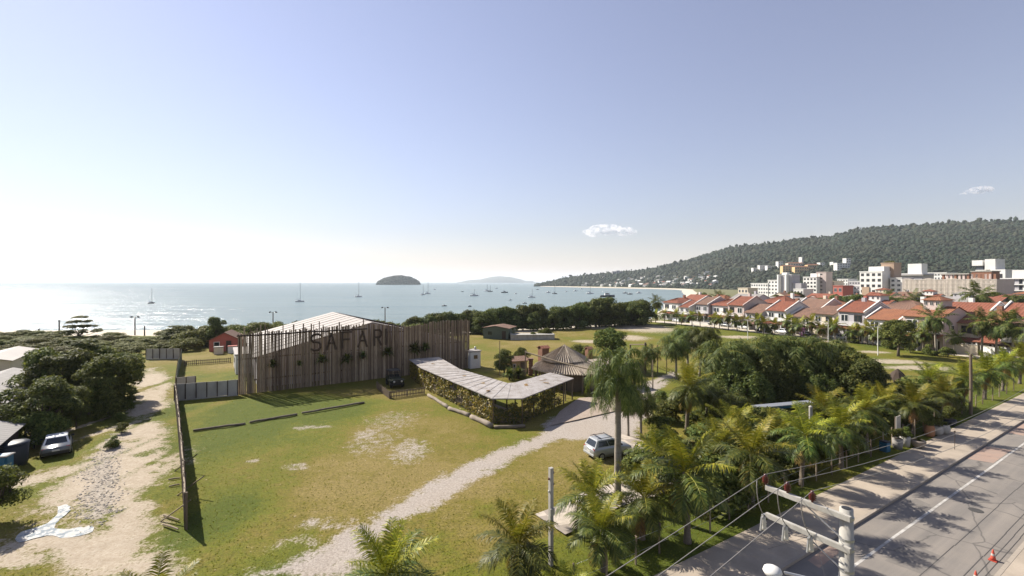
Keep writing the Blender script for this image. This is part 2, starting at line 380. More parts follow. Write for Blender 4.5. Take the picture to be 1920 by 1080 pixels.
c = t.mix(t.ramp(nz,[(.35,0.),(.7,.8)]), c, (.010,.015,.009)); c = t.mix(t.ramp(big,[(.45,0.),(.65,.5)]), c, (.050,.048,.03))
t.bump(nz, .8, 1.0); M['canopy'] = t.done(c, .8, 0, .2)
rr = np.random.default_rng(5); n = 46000
fp = 1003+(2350-1003)*rr.random(n)**.9; ft = rr.random(n)**.9*1.12
x, y, z = hill_z(fp, ft)
R = (1.3+rr.random(n)**2.6*4.0)*np.clip(y/1100, .55, 1.1)
R = np.where(rr.random(n) < .02, R*1.45, R)
R3 = np.stack([R*rr.uniform(.75,1.35,n), R*rr.uniform(.75,1.35,n), R*rr.uniform(.65,1.7,n)], -1)
top = (ft > .93) & (ft < 1.06) & (rr.random(n) < .05); R3[top] *= np.array([.9,.9,1.1]); z = z+np.where(top, rr.uniform(3,9,n), 0)
fo = link('forest', blobs('forest', np.stack([x,y,z+R*.4],-1), R3, M['canopy'], .9, .30)); struct(fo, 'stuff')
fo['label'] = 'dense dark green forest covering the hill above the town'; fo['category'] = 'forest'

# ---- islands
def island(name, label, px0, px1, Y, prof, mat, n_tree, seed, depthk=.5):
    x0, x1 = (px0-CX)/F*Y, (px1-CX)/F*Y; w = x1-x0; nx, ny = 60, 24
    u, v = np.meshgrid(np.linspace(0,1,nx), np.linspace(-1,1,ny), indexing='ij')
    hh = np.interp(u, [p[0] for p in prof], [p[1] for p in prof])*(1-v**2)**.8
    hh = hh*(.9+.2*noise2(u*9, v*5, seed)); xx = x0+u*w; yy = Y+v*w*depthk*.5*np.sin(np.pi*np.clip(u,.04,.96))**.6
    id_ = np.arange(nx*ny).reshape(nx,ny)
    f = np.stack([id_[:-1,:-1], id_[1:,:-1], id_[1:,1:], id_[:-1,1:]], -1).reshape(-1,4)
    o = link(name, mesh_np(name, np.stack([xx,yy,hh+SEA-1],-1).reshape(-1,3), f, mat, True)); struct(o)
    o['label'] = label; o['category'] = 'island'
    if n_tree:
        r = np.random.default_rng(seed); k = n_tree; ui = r.uniform(.03,.97,k); vi = r.uniform(-.95,.6,k)
        hi = np.interp(ui, [p[0] for p in prof], [p[1] for p in prof])*(1-vi**2)**.8
        R = r.uniform(3.5,8,k)
        C = np.stack([x0+ui*w, Y+vi*w*depthk*.5*np.sin(np.pi*np.clip(ui,.04,.96))**.6, hi+SEA], -1)
        q = link('island_forest', blobs('island_forest', C, np.stack([R,R,R*.8],-1), M['canopy'], .9, .25, seed)); struct(q, 'stuff')
        q['label'] = 'dark wood covering the rounded near island'; q['category'] = 'wood'
M['isl'] = pm('island_scrub', (.05,.06,.035), (.075,.075,.05), .02, .95, .2, .5, kind='World')
island('near_island', 'rounded dark wooded island rising from the bay in the middle distance', 705, 789, 2640, [(0,2),(.06,20),(.2,38),(.4,50),(.55,52),(.75,44),(.9,28),(1,3)], M['isl'], 900, 11)
island('far_island', 'pale hazy island with several humps far out on the horizon', 856, 1006, 9500, [(0,6),(.15,56),(.3,72),(.42,120),(.55,138),(.66,126),(.78,84),(.86,44),(.95,38),(1,6)], M['isl'], 0, 12)

# ---- clouds: two small puffs well above and beyond the haze
def cloud(label, px, py, Y, wpx, hpx, seed):
    c = D(px, py, Y); r = random.Random(seed); w = wpx/F*Y; hgt = hpx/F*Y; b = bmesh.new()
    for i in range(16):
        k = r.uniform(-1,1); rr_ = (.16+.20*(1-abs(k)))*w*.5*r.uniform(.7,1.2)
        m = Matrix.Translation((k*w*.42, r.uniform(-.15,.15)*w, (r.uniform(-.4,.2)+.55*(1-abs(k-.15)))*hgt*.45)) @ Matrix.Diagonal((rr_*1.5, rr_*1.2, rr_*.55, 1))
        bmesh.ops.create_icosphere(b, subdivisions=2, radius=1, matrix=m)
    me = bpy.data.meshes.new('cloud'); b.to_mesh(me); b.free()
    t = NT('cloud_vapour'); t.t.nodes.remove(t.p)
    vol = t.n('ShaderNodeVolumePrincipled'); vol.inputs['Color'].default_value = (.98,.95,.95,1); vol.inputs['Anisotropy'].default_value = .45
    nz = t.noise(t.coord((1,1,1),'Object'), 9/w, 5, .65)
    vol.inputs['Density'].default_value = 0
    t.l(t.math('MULTIPLY', t.ramp(nz, [(.47,0.),(.72,1.)]), 5.0/hgt), vol.inputs['Density'])
    t.l(vol.outputs[0], t.out.inputs['Volume']); me.materials.append(t.m)
    o = link('cloud', me, None, c); tag(o, label, 'cloud', 'small clouds in the sky'); return o
cloud('larger small white cloud low above the headland', 1143, 434, 7000, 104, 36, 4)
cloud('smaller faint wisp of cloud above the right end of the hill', 1836, 359, 7000, 56, 18, 9)
# ================================================================ lawn, tracks, paths (one grid of cells, split by what covers them)
NR, NC = 460, 760
ys = 11.0*np.exp(np.linspace(0, math.log(165/11.0), NR)); us = np.linspace(-1.62, 1.62, NC)
YG, UG = np.meshgrid(ys, us, indexing='ij'); XG = UG*YG
_wb = {}
def wob(sc, am, sd):
    sd = int(sd) % 5; k = (sc, sd)
    if k not in _wb: _wb[k] = (noise2(XG, YG, sd, 4, 1/sc)*2-1, noise2(XG, YG, sd+40, 4, 1/sc)*2-1)
    return _wb[k][0]*am, _wb[k][1]*am
def poly_sd(pl):
    """signed distance (inside positive) of grid points to a polygon on the ground, in metres, with a ragged edge"""
    P = np.array([[G(*p).x, G(*p).y] for p in pl]); dx, dy = wob(2.2, .75, len(pl)); x = XG+dx; y = YG+dy
    ins = np.zeros_like(x, bool); d2 = np.full_like(x, 1e9)
    for i in range(len(P)):
        a, b = P[i], P[(i+1)%len(P)]; ex, ey = b-a
        tt = np.clip(((x-a[0])*ex+(y-a[1])*ey)/(ex*ex+ey*ey+1e-9), 0, 1)
        d2 = np.minimum(d2, (x-a[0]-tt*ex)**2+(y-a[1]-tt*ey)**2)
        c = ((a[1] > y) != (b[1] > y)) & (x < (b[0]-a[0])*(y-a[1])/(b[1]-a[1]+1e-12)+a[0]); ins ^= c
    return np.where(ins, 1, -1)*np.sqrt(d2)
ss = lambda a, b, v: (lambda q: q*q*(3-2*q))(np.clip((v-a)/(b-a), 0, 1))
def blob(px, py, rx, ry, soft=.6):
    c = G(px, py); sx = rx/F*c.y; sy = abs(G(px, py-ry).y-c.y); dx, dy = wob(1.8, .6*min(1.6, sx/2+.3), int(px))
    q = np.sqrt(((XG+dx-c.x)/sx)**2+((YG+dy-c.y)/sy)**2); return 1-ss(1-soft, 1+soft, q)
SLOPE = [(262,690),(300,688),(320,722),(312,800),(306,880),(300,960),(302,1020),(335,1085),(112,1085),(100,1032),(-5,1050),(-5,1020),(40,985),(105,910),(148,872),(188,832),(226,790),(246,750),(256,715)]
dirt = ss(-1.6, 1.5, poly_sd(SLOPE))
for a in [(152,800,9,26),(200,806,10,30),(60,900,30,20),(130,880,40,14),(240,900,60,60),(280,680,22,8),(30,1050,60,14)]: dirt = np.maximum(dirt, .75*blob(*a))
dirt = np.clip(dirt-.55*ss(.52,.72,noise2(XG,YG,91,4,1/3.2)), 0, 1)
for a in [(266,730,9,30,.6),(252,800,10,45,.5),(262,880,10,60,.35),(226,850,12,40,.4),(300,1010,30,40,.4),(290,682,40,14,.7),(275,700,20,10,.4)]: dirt *= 1-a[4]*blob(*a[:4])
rock = ss(-1.0, 1.1, poly_sd([(214,812),(240,806),(222,856),(232,900),(214,962),(170,992),(140,986),(150,930),(143,900),(186,856)]))
GRAV = [(420,1090),(540,1052),(640,1000),(735,945),(825,890),(925,842),(1005,815),(1010,795),(1060,768),(1110,745),(1150,748),(1215,712),(1262,694),(1275,700),(1240,735),(1212,800),(1195,832),(1100,828),(1050,826),(985,858),(905,905),(825,955),(770,972),(715,1005),(668,1090)]
grav = ss(-.8, 1.5, poly_sd(GRAV))
for a in [(585,982,26,13),(770,845,40,24),(735,790,55,22),(690,815,25,14),(560,875,30,8),(590,800,40,5),(640,985,50,14),(560,1020,60,16),(700,830,60,26),(470,865,14,5)]: grav = np.maximum(grav, (.40 if a[2] > 45 else .54)*blob(*a))
for a in [(1205,615,62,8),(1180,633,40,5),(1130,612,55,5),(1500,655,60,5),(1390,632,45,3),(1680,678,60,5),(1720,690,70,5),(1640,660,30,3),(1100,640,30,3),(1290,650,40,4),(1560,640,40,2.5),(985,622,30,4)]: dirt = np.maximum(dirt, .72*blob(*a))
# dryness of the turf: the fenced lawn is straw coloured in broad patches, the far field is greener
dry = .46+.5*(noise2(XG, YG, 21, 3, 1/9.)-.5)*2+.30*(noise2(XG, YG, 22, 4, 1/2.4)-.5)*2
for (px,py,rx,ry,am) in [(760,860,120,60,.45),(640,940,160,60,.32),(900,870,80,40,.30),(480,900,70,60,-.14),(400,860,50,70,-.26),(520,770,150,30,-.42),(560,760,120,16,-.3),(440,960,60,40,-.3),(380,980,50,60,-.3),(880,770,60,30,-.1),(840,755,40,20,-.25),(1000,930,120,60,.12),(1040,870,60,40,.22),(1240,990,120,60,-.35),(1380,1000,80,40,-.35),(250,850,30,60,.15),(300,800,14,110,.3),(60,960,60,40,.12),(1000,670,120,18,.18),(1000,640,160,16,.22),(400,690,50,14,.18),(310,680,30,20,.25)]:
    dry = dry+am*blob(px,py,rx,ry,.8)
far = ss(70, 95, YG)*ss(0, 25, XG); dry = dry-.22*far*ss(20,60,XG); dry = np.clip(dry, 0, 1)
rel = np.stack([XG-K.x, YG-K.y]); NN = rel[0]*RN.x+rel[1]*RN.y; SS = rel[0]*RD.x+rel[1]*RD.y
dry = np.where((NN > -8)&(NN < -2.6), np.clip(dry-.25, 0, 1), dry)
zz = (noise2(XG, YG, 50, 4, 1/3.)-.5)*.12*(1-.5*grav)+(noise2(XG,YG,51,3,1/14.)-.5)*.10
zz *= np.clip((-2.4-NN)/1.5, 0, 1)
maskc = np.stack([dirt, grav, dry, rock], -1).reshape(-1,4); maskc = np.concatenate([maskc[:,:3], maskc[:,3:]], 1)
GV = np.stack([XG, YG, zz], -1).reshape(-1,3)
gi = np.arange(NR*NC).reshape(NR,NC)
GFc = np.stack([gi[:-1,:-1], gi[:-1,1:], gi[1:,1:], gi[1:,:-1]], -1).reshape(-1,4)
cx = XG.ravel()[GFc].mean(1); cy = YG.ravel()[GFc].mean(1)
cn = NN.ravel()[GFc].max(1)
keep = (cn < -2.62) & (cy < np.interp(cx, [-400,-60,-10,28,46,60], [114,114.5,120.5,136.5,156,166]))
fd = dirt.ravel()[GFc].mean(1)+rock.ravel()[GFc].mean(1); fg = grav.ravel()[GFc].mean(1)
kind = np.where(fg > .7, 2, np.where(fd > .55, 1, 0))
t = NT('turf_and_gravel'); at = t.n('ShaderNodeAttribute', attribute_name='mask'); sp = t.n('ShaderNodeSeparateColor'); t.l(at.outputs['Color'], sp.inputs[0])
w = t.coord((1,1,1),'World'); fine = t.noise(w, 7.0, 4, .75); mid = t.noise(w, 1.7, 4, .65); speck = t.noise(w, 17, 2, .8); big = t.noise(w, .35, 3, .5)
dryf = t.math('ADD', sp.outputs[2], t.math('MULTIPLY_ADD', mid, .9, -.45), clamp=True)
gcol = t.ramp(dryf, [(0,(.078,.105,.010)),(.35,(.135,.142,.014)),(.65,(.185,.150,.030)),(1,(.250,.188,.066))])
gcol = t.mix(t.ramp(fine, [(.34,.62),(.60,0.)]), gcol, (.045,.046,.012)); gcol = t.mix(t.ramp(speck, [(.58,0.),(.75,.5)]), gcol, (.27,.235,.075))
dcol = t.mix(t.ramp(mid,[(.3,0.),(.7,1.)]), (.46,.395,.31), (.35,.29,.215)); dcol = t.mix(t.ramp(fine,[(.35,.55),(.55,0.)]), dcol, (.26,.20,.13))
pcol = t.mix(t.ramp(fine,[(.3,0.),(.65,1.)]), (.21,.18,.155), (.42,.37,.32)); pcol = t.mix(t.ramp(speck,[(.55,0.),(.7,.7)]), pcol, (.50,.455,.40)); pcol = t.mix(t.ramp(big,[(.4,0.),(.7,.3)]), pcol, (.34,.28,.22))
vor = t.n('ShaderNodeTexVoronoi'); vor.inputs['Scale'].default_value = 4.2; t.l(w, vor.inputs['Vector'])
rcol = t.mix(t.ramp(fine,[(.35,0.),(.6,1.)]), (.20,.165,.125), (.40,.35,.29)); rcol = t.mix(t.ramp(speck,[(.5,0.),(.64,.75)]), rcol, (.50,.46,.40)); rcol = t.mix(t.ramp(vor.outputs['Distance'],[(.45,0.),(.7,.35)]), rcol, (.13,.105,.08))
edge = lambda v, k=1.0: t.ramp(t.math('ADD', v, t.math('ADD', t.math('MULTIPLY_ADD', mid, k*1.3, -k*.65), t.math('MULTIPLY_ADD', fine, k*1.3, -k*.65))), [(.34,0.),(.72,1.)])
c = t.mix(edge(sp.outputs[0]), gcol, dcol); c = t.mix(edge(t.math('MULTIPLY', at.outputs['Alpha'], .8), 1.1), c, rcol); c = t.mix(edge(sp.outputs[1]), c, pcol)
t.bump(t.math('ADD', fine, t.math('MULTIPLY', speck, .7)), .75, .07); M['turf'] = t.done(c, .95, 0, .15)
for k, nm in ((0,'lawn'),(1,'dirt_track'),(2,'gravel_path')):
    ff = GFc[keep & (kind == k)]; u, inv = np.unique(ff, return_inverse=True)
    struct(link(nm, mesh_np(nm, GV[u], inv.reshape(ff.shape), M['turf'], True, attr=maskc[u])))
# short grass tufts: uncountable, one object
def ground_z(x, y):
    iy = np.clip(np.searchsorted(ys, y), 1, NR-1); ix = np.clip(np.round((x/y-us[0])/(us[1]-us[0])).astype(int), 0, NC-1); return zz[iy, ix]
r = np.random.default_rng(8); n = 70000
ty = 14*np.exp(r.random(n)*math.log(75/14.)); tx = ty*r.uniform(-1.3,1.3,n); iy = np.clip(np.searchsorted(ys, ty),1,NR-1); ix = np.clip(np.round((tx/ty-us[0])/(us[1]-us[0])).astype(int),0,NC-1)
bare = np.maximum(np.maximum(dirt,grav),rock)[iy,ix]; ok = (r.random(n) > bare*1.5) & (NN[iy,ix] < -2.8); tx, ty = tx[ok], ty[ok]; n = len(tx); dv = dry[iy,ix][ok]
gz = ground_z(tx,ty); th = r.uniform(0,6.28,n); h = r.uniform(.02,.075,n); wd = r.uniform(.02,.05,n)
ca, sa = np.cos(th)*wd, np.sin(th)*wd; lx, ly = r.normal(0,.05,n), r.normal(0,.05,n)
tv = np.stack([np.stack([tx-ca,ty-sa,gz-.01],-1), np.stack([tx+ca,ty+sa,gz-.01],-1), np.stack([tx+lx,ty+ly,gz+h],-1)],1).reshape(-1,3)
M['blade'] = leafmat('grass_blade', (.06,.075,.010), (.125,.125,.018), (.24,.20,.05), .5, .7, .05)
go = struct(link('grass', mesh_np('grass', tv, np.arange(3*n).reshape(n,3), M['blade'])), 'stuff'); go['label'] = 'short dry grass tufts growing over the lawn'; go['category'] = 'grass'
# loose stones on the track
r = np.random.default_rng(9); cand = np.argwhere(rock+.5*noise2(XG,YG,77,3,1/1.5) > .62); n = 700; pk = cand[r.integers(0,len(cand),n)]
C = np.stack([XG[pk[:,0],pk[:,1]]+r.normal(0,.15,n), YG[pk[:,0],pk[:,1]]+r.normal(0,.15,n), zz[pk[:,0],pk[:,1]]], -1); R = r.uniform(.02,.075,n)
M['rubble'] = pm('rubble_stone', (.44,.40,.34), (.24,.21,.17), 2, .9, .2, .01, kind='World')
so = struct(link('rubble', blobs('rubble', C, np.stack([R,R*1.2,R*.7],-1), M['rubble'], 1, .25, 4)), 'stuff'); so['label'] = 'loose grey rubble in the middle of the dirt track'; so['category'] = 'rubble'
def spline(pts, n):
    out = []
    P = [pts[0]]+list(pts)+[pts[-1]]
    for i in range(1, len(P)-2):
        a, b, c, d = map(Vector, P[i-1:i+3])
        for k in range(n):
            t_ = k/n; out.append(.5*((2*b)+(c-a)*t_+(2*a-5*b+4*c-d)*t_**2+(3*b-a-3*c+d)*t_**3))
    return out+[Vector(pts[-1])]
# puddle
pd = [(108,951),(128,947),(131,958),(114,974),(103,990),(130,993),(168,987),(176,996),(150,1006),(118,1011),(96,1005),(62,1012),(33,1019),(36,1002),(70,989),(92,980),(110,964)]
q = MB(); P = spline([G(*p) for p in pd]+[G(*pd[0])], 4)[:-1]; P2 = [(v.x+random.uniform(-.05,.05), v.y+random.uniform(-.05,.05), .05) for v in P]
q.add(P2, [tuple(range(len(P2)))])
t = NT('muddy_puddle'); nz = t.noise(t.coord((1,1,1),'World'), 2.2, 4, .7)
t.bump(nz, .12, .02); t.done(t.mix(t.ramp(nz,[(.45,0.),(.6,1.)]), (.25,.275,.28), (.38,.36,.33)), t.ramp(nz,[(.42,.06),(.62,.8)]), 0, .15)
struct(q.obj('puddle', t.m))

# ================================================================ road, pavements
t = NT('worn_asphalt'); w = t.coord((1,1,1),'World'); a = t.noise(w, .5, 4, .6); b = t.noise(w, 22, 3, .75); st = t.coord((1,1,1),'Object'); 
strk = t.noise(t.coord((.05,1.6,1),'Object'), 1.0, 4, .6)
c = t.mix(t.ramp(strk,[(.3,0.),(.7,1.)]), (.255,.225,.195), (.165,.15,.135)); c = t.mix(t.ramp(a,[(.4,0.),(.65,.35)]), c, (.30,.26,.215)); c = t.mix(t.math('MULTIPLY', b, .45), c, (.09,.085,.08))
stn = t.noise(w, .9, 5, .7); c = t.mix(t.ramp(stn,[(.60,0.),(.72,.45)]), c, (.10,.095,.09)); pt = t.n('ShaderNodeTexVoronoi', feature='DISTANCE_TO_EDGE'); pt.inputs['Scale'].default_value = .28; wv = t.n('ShaderNodeMix', data_type='RGBA'); 
wp = t.n('ShaderNodeTexNoise'); wp.inputs['Scale'].default_value = 1.1; t.l(w, wp.inputs['Vector']); wv.inputs[0].default_value = .25; t.l(w, wv.inputs[6]); t.l(wp.outputs['Color'], wv.inputs[7]); t.l(wv.outputs[2], pt.inputs['Vector'])
c = t.mix(t.ramp(pt.outputs['Distance'],[(.0,.75),(.012,0.)]), c, (.07,.066,.062))
t.bump(b, .35, .012); M['asphalt'] = t.done(c, .85, 0, .3)
t = NT('pavement_concrete'); w = t.coord((1,1,1),'World'); a = t.noise(w, .45, 5, .65); b = t.noise(w, 14, 3, .7)
c = t.mix(t.ramp(a,[(.35,0.),(.65,1.)]), (.43,.36,.285), (.315,.265,.21)); c = t.mix(t.math('MULTIPLY', b, .4), c, (.17,.145,.115)); t.bump(b, .3, .012); M['pave'] = t.done(c, .9, 0, .25)
M['kerb'] = pm('kerb_stone', (.36,.31,.25), (.27,.23,.19), 1.2, .9, .2, .01)
def road_sheet(name, s0, s1, n0, n1, z0, z1, mat, seg=1):
    o = link(name, None) if False else None
    q = MB(); L = (s1-s0)/seg
    for i in range(seg): q.boxz(s0+i*L+(.006 if seg > 1 else 0), s0+(i+1)*L-(.006 if seg > 1 else 0), -n1, -n0, z0, z1)
    return struct(q.obj(name, mat))
def to_road(o): o.location = (K.x, K.y, 0); o.rotation_euler = (0,0,RA); return o
to_road(road_sheet('road', -45, 170, .0, 5.42, -.4, -.12, M['asphalt']))
to_road(road_sheet('pavement', -45, 170, -2.82, -.16, -.4, .012, M['pave'], 86))
to_road(road_sheet('kerb', -45, 170, -.158, .012, -.4, .02, M['kerb'], 215))
to_road(road_sheet('kerb', -45, 170, 5.40, 5.56, -.4, .02, M['kerb'], 215))
to_road(road_sheet('pavement', -45, 170, 5.562, 11.0, -.4, .012, M['pave'], 60))
q = MB()
for i in range(70):
    s = -30+i*2.6; 
    q.boxz(s, s+2.56, -1.66+random.uniform(-.01,.01), -1.53, -.12, -.114)
to_road(struct(q.obj('road_line', M['paintw'])))
def patch(pts):
    q = MB(); q.add([(*(RP(s,n)[:2]), -.1175) for s, n in pts], [tuple(range(len(pts)))]); return struct(q.obj('cycle_lane_paint', M['paintr']))
patch([(26.5,.12),(31.5,.12),(31.9,1.45),(27.0,1.45)]); patch([(38,.1),(44,.1),(44,1.45),(38,1.45)]); patch([(2.2,.2),(4.6,.15),(4.4,.7),(2.0,.8)])
q = MB()
for n_ in (3.55, 4.62, 4.92, 5.15):  # thin dark lines running along the road
    for i in range(40): q.boxz(-30+i*4, -30+i*4+4, -n_-.018+.02*math.sin(i*1.7), -n_+.018+.02*math.sin(i*1.7), -.12, -.1165)
M['patch'] = pm('patched_asphalt', (.155,.14,.125), (.205,.185,.165), 2.5, .9, .3, .012, kind='World')
M['tar'] = pm('tar_seam', (.05,.047,.044), (.075,.07,.065), 3, .7, .1, .004)
to_road(struct(q.obj('tar_seam', M['tar'])))
for (s0,s1,n0,n1) in [(5.5,8.2,2.2,3.6),(13.0,14.6,.5,1.3),(19.5,24.0,3.1,4.4),(30,33.5,1.9,3.3),(-2,1.5,3.2,4.1)]:
    q = MB(); q.add([(s0+random.uniform(-.2,.2),-n0,-.1172),(s0+random.uniform(-.2,.2),-n1,-.1172),(s1,-n1+random.uniform(-.15,.15),-.1172),(s1+random.uniform(-.3,.3),-n0,-.1172)],[(0,1,2,3)]); to_road(struct(q.obj('road_patch', M['patch'])))
for i,(s_,n_,lab) in enumerate([(16.0,3.0,'round iron manhole cover in the middle of the road')]):
    q = MB(); q.lathe([(.34,0),(.34,.012),(.28,.016)],n=20); tag(q.obj('manhole_cover', M['tar'], None, loc=RP(s_,n_,-.12)), lab, 'manhole cover')
# stepping slabs between the drive and the street gate: one strip with its chequer of slabs
def strip(name, pts, wd, z, mat):
    P = [Vector(p) for p in pts]; q = MB(); vs = []; 
    for i, p in enumerate(P):
        d = (P[min(i+1,len(P)-1)]-P[max(i-1,0)]).normalized(); nn_ = Vector((d.y,-d.x,0)); vs += [p+nn_*wd/2+Vector((0,0,z)), p-nn_*wd/2+Vector((0,0,z))]
    q.add(vs, [(2*i,2*i+2,2*i+3,2*i+1) for i in range(len(P)-1)]); return struct(q.obj(name, mat))
t = NT('chequer_slab'); ck = t.n('ShaderNodeTexChecker'); mp = t.coord((1,1,1),'World'); rt = t.n('ShaderNodeVectorRotate', rotation_type='Z_AXIS'); rt.inputs['Angle'].default_value = -RA+.25; t.l(mp, rt.inputs['Vector']); t.l(rt.outputs[0], ck.inputs['Vector'])
ck.inputs['Scale'].default_value = .82; ck.inputs['Color1'].default_value = (.46,.40,.335,1); ck.inputs['Color2'].default_value = (.29,.25,.215,1)
nz = t.noise(mp, 3, 5, .65); t.bump(nz, .3, .02); M['slab'] = t.done(t.mix(t.ramp(nz,[(.4,0.),(.7,.6)]), ck.outputs[0], (.24,.21,.17)), .9, 0, .2)
strip('slab_path', spline([G(1150,822),G(1195,838),G(1232,862),G(1242,890),G(1205,915),G(1135,935),G(1085,962),G(1030,985)], 7), 2.6, .085, M['slab'])
M['paver'] = pm('drive_paver', (.33,.26,.205), (.24,.19,.15), 1.2, .9, .5, .02, kind='World', c3=(.42,.36,.30))
q = MB(); q.add([(*G(*p)[:2], .075) for p in [(1050,772),(1086,747),(1180,742),(1200,760),(1140,775),(1030,800)]], [(0,1,2,3,4,5)]); struct(q.obj('paved_drive', M['paver']))
# street in front of the houses
q = MB(); e = [(1215,603),(1300,611),(1400,622),(1500,632),(1560,638),(1650,648),(1740,660),(1920,684),(2100,712)]
st = [G(*p) for p in e]; vs = []
for p in st: vs += [(p.x,p.y,.06), (p.x+U.x*6.4, p.y+U.y*6.4, .06)]
q.add(vs, [(2*i,2*i+2,2*i+3,2*i+1) for i in range(len(st)-1)]); struct(q.obj('side_street', M['sand']))
# ================================================================ vegetation builders
def quads_mesh(name, P, mat, mi=None): 
    P = np.asarray(P, np.float32); n = len(P); return mesh_np(name, P.reshape(-1,3), np.arange(4*n).reshape(n,4), mat, False, mi)
def leaves(C, Nrm, L, Wd, r, fold=.0):
    """diamond leaves at C with axis random in the plane normal to Nrm"""
    n = len(C); Nrm = Nrm/np.maximum(np.linalg.norm(Nrm,axis=1,keepdims=True),1e-6)
    a = r.normal(size=(n,3)); a -= Nrm*(a*Nrm).sum(1,keepdims=True); a /= np.maximum(np.linalg.norm(a,axis=1,keepdims=True),1e-6)
    b = np.cross(Nrm, a); L = L[:,None]; Wd = Wd[:,None]
    return np.stack([C-a*L*.5, C+b*Wd*.5-Nrm*L*fold, C+a*L*.5, C-b*Wd*.5-Nrm*L*fold], 1)
def crown_pts(r, lobes, per):
    C = []; N = []
    for (c, R) in lobes:
        d = r.normal(size=(per,3)); d /= np.linalg.norm(d,axis=1,keepdims=True); d[:,2] = np.where(d[:,2] < -.35, -d[:,2], d[:,2])
        q = R*(.62+.42*r.random(per)**.6)[:,None]*d*np.array([1,1,.82]); q += r.normal(0,.07,(per,3))*R
        C.append(np.array(c)+q); N.append(d+r.normal(0,.55,(per,3))+np.array([0,0,.45]))
    return np.concatenate(C), np.concatenate(N)
def make_lobes(r, n, rx, rz, z0, rmin, rmax, flat_top=0.0):
    out = []
    for i in range(n):
        th = r.uniform(0,6.28); k = math.sqrt(r.random())*.82; u = r.uniform(-.75,1.0)
        s = math.sqrt(max(0.05,1-u*u*.8)); R = r.uniform(rmin,rmax)
        out.append(((math.cos(th)*rx*k*s, math.sin(th)*rx*k*s, z0+rz*(u*(1-flat_top*max(u,0)))), R))
    return out
def limb_mesh(lobes, r, h0, tr, mat, name='trunk'):
    q = MB(); base = Vector((0,0,-.15)); top = Vector((r.normal(0,.12), r.normal(0,.12), h0))
    q.tube([base, lerp(base,top,.5)+Vector((r.normal(0,.05),r.normal(0,.05),0)), top], [tr*1.25, tr*.95, tr*.8], 8)
    for c, R in lobes[::2]:
        c = Vector(c); m = lerp(top, c, .5)+Vector((r.normal(0,.1),r.normal(0,.1),-.12*(c-top).length))
        q.tube([top-Vector((0,0,.15)), m, c], [tr*.5, tr*.3, tr*.1], 5)
    return q.mesh(name, mat, True)
TREE = {}
def tree_proto(key, seed, n, rx, rz, z0, rmin, rmax, per, leaf, mat, h0, tr, flat=0., aspect=.45):
    r = np.random.default_rng(seed); lb = make_lobes(r, n, rx, rz, z0, rmin, rmax, flat)
    C, N = crown_pts(r, lb, per); k = len(C); L = r.uniform(.6,1.25,k)*leaf
    TREE[key] = (quads_mesh('crown', leaves(C,N,L,L*aspect*r.uniform(.8,1.3,k),r,.06), mat), limb_mesh(lb, r, h0, tr, M['bark']) if h0 else None)
# normal sized: crown about 6 m wide, 6 m tall
for i in range(4): tree_proto('round%d'%i, 20+i, 32, 3.0, 2.3, 3.4, .7, 1.2, 340, .34, M['leaf'], 2.3, .20)
for i in range(3): tree_proto('dark%d'%i, 40+i, 36, 3.0, 2.8, 3.1, .7, 1.2, 340, .34, M['leaf_d'], 1.6, .22)
for i in range(3): tree_proto('scrub%d'%i, 60+i, 24, 3.0, 1.0, 1.1, .6, 1.05, 260, .32, M['leaf_o'], .9, .10, .3)
for i in range(3): tree_proto('bush%d'%i, 70+i, 14, 1.0, .75, .7, .35, .6, 190, .2, M['leaf'], .5, .06)
for i in range(3): tree_proto('belt%d'%i, 80+i, 36, 3.2, 2.7, 2.3, .85, 1.4, 230, .46, M['leaf_d'], 1.2, .2)
r = np.random.default_rng(99); lb = []
for lev,(z,R) in enumerate([(1.9,3.3),(3.0,2.5),(4.0,1.6),(4.8,.8)]):
    for k in range(9-2*lev): th = k*6.28/(9-2*lev)+lev; lb.append(((math.cos(th)*R*r.uniform(.45,.9), math.sin(th)*R*r.uniform(.45,.9), z+r.normal(0,.08)), .62))
C,N = crown_pts(r, [(c,R) for c,R in lb], 190); C[:,2] = C[:,2]*.55+.45*np.round(C[:,2]); L = r.uniform(.25,.45,len(C))
TREE['tier'] = (quads_mesh('crown', leaves(C,N+np.array([0,0,1.2]),L,L*.5,r), M['leaf']), limb_mesh(lb, r, 1.2, .16, M['bark']))
# dense drooping tree of the grove: leaves hang in strings from a dome
def weeping(seed, mat):
    r = np.random.default_rng(seed); C = []; A = []; lb = []
    for i in range(260):
        th = r.uniform(0,6.28); k = math.sqrt(r.random()); p = np.array([math.cos(th)*2.5*k, math.sin(th)*2.5*k, 5.4*(1-.38*k*k)+r.normal(0,.38)+.5*math.sin(th*3+seed)])
        ln = r.uniform(1.0,2.9); m = int(22*ln/1.6); s = np.linspace(0,1,m)[:,None]
        out = np.array([math.cos(th), math.sin(th), 0])*r.uniform(.2,.7)
        q = p+out*np.sqrt(s)+np.array([0,0,-1])*ln*s**1.4+r.normal(0,.10,(m,3)); C.append(q)
        A.append(np.repeat(out[None],m,0)+r.normal(0,.7,(m,3))+np.array([0,0,.55]))
    C = np.concatenate(C); A = np.concatenate(A); k = len(C); L = r.uniform(.28,.55,k)
    lb = [((math.cos(t_)*1.6, math.sin(t_)*1.6, 4.6), 1) for t_ in np.linspace(0,6,9)]
    return quads_mesh('crown', leaves(C,A,L,L*.26,r,.1), mat), limb_mesh(lb, r, 2.2, .2, M['bark'])
for i in range(3): TREE['weep%d'%i] = weeping(110+i, M['queen'])
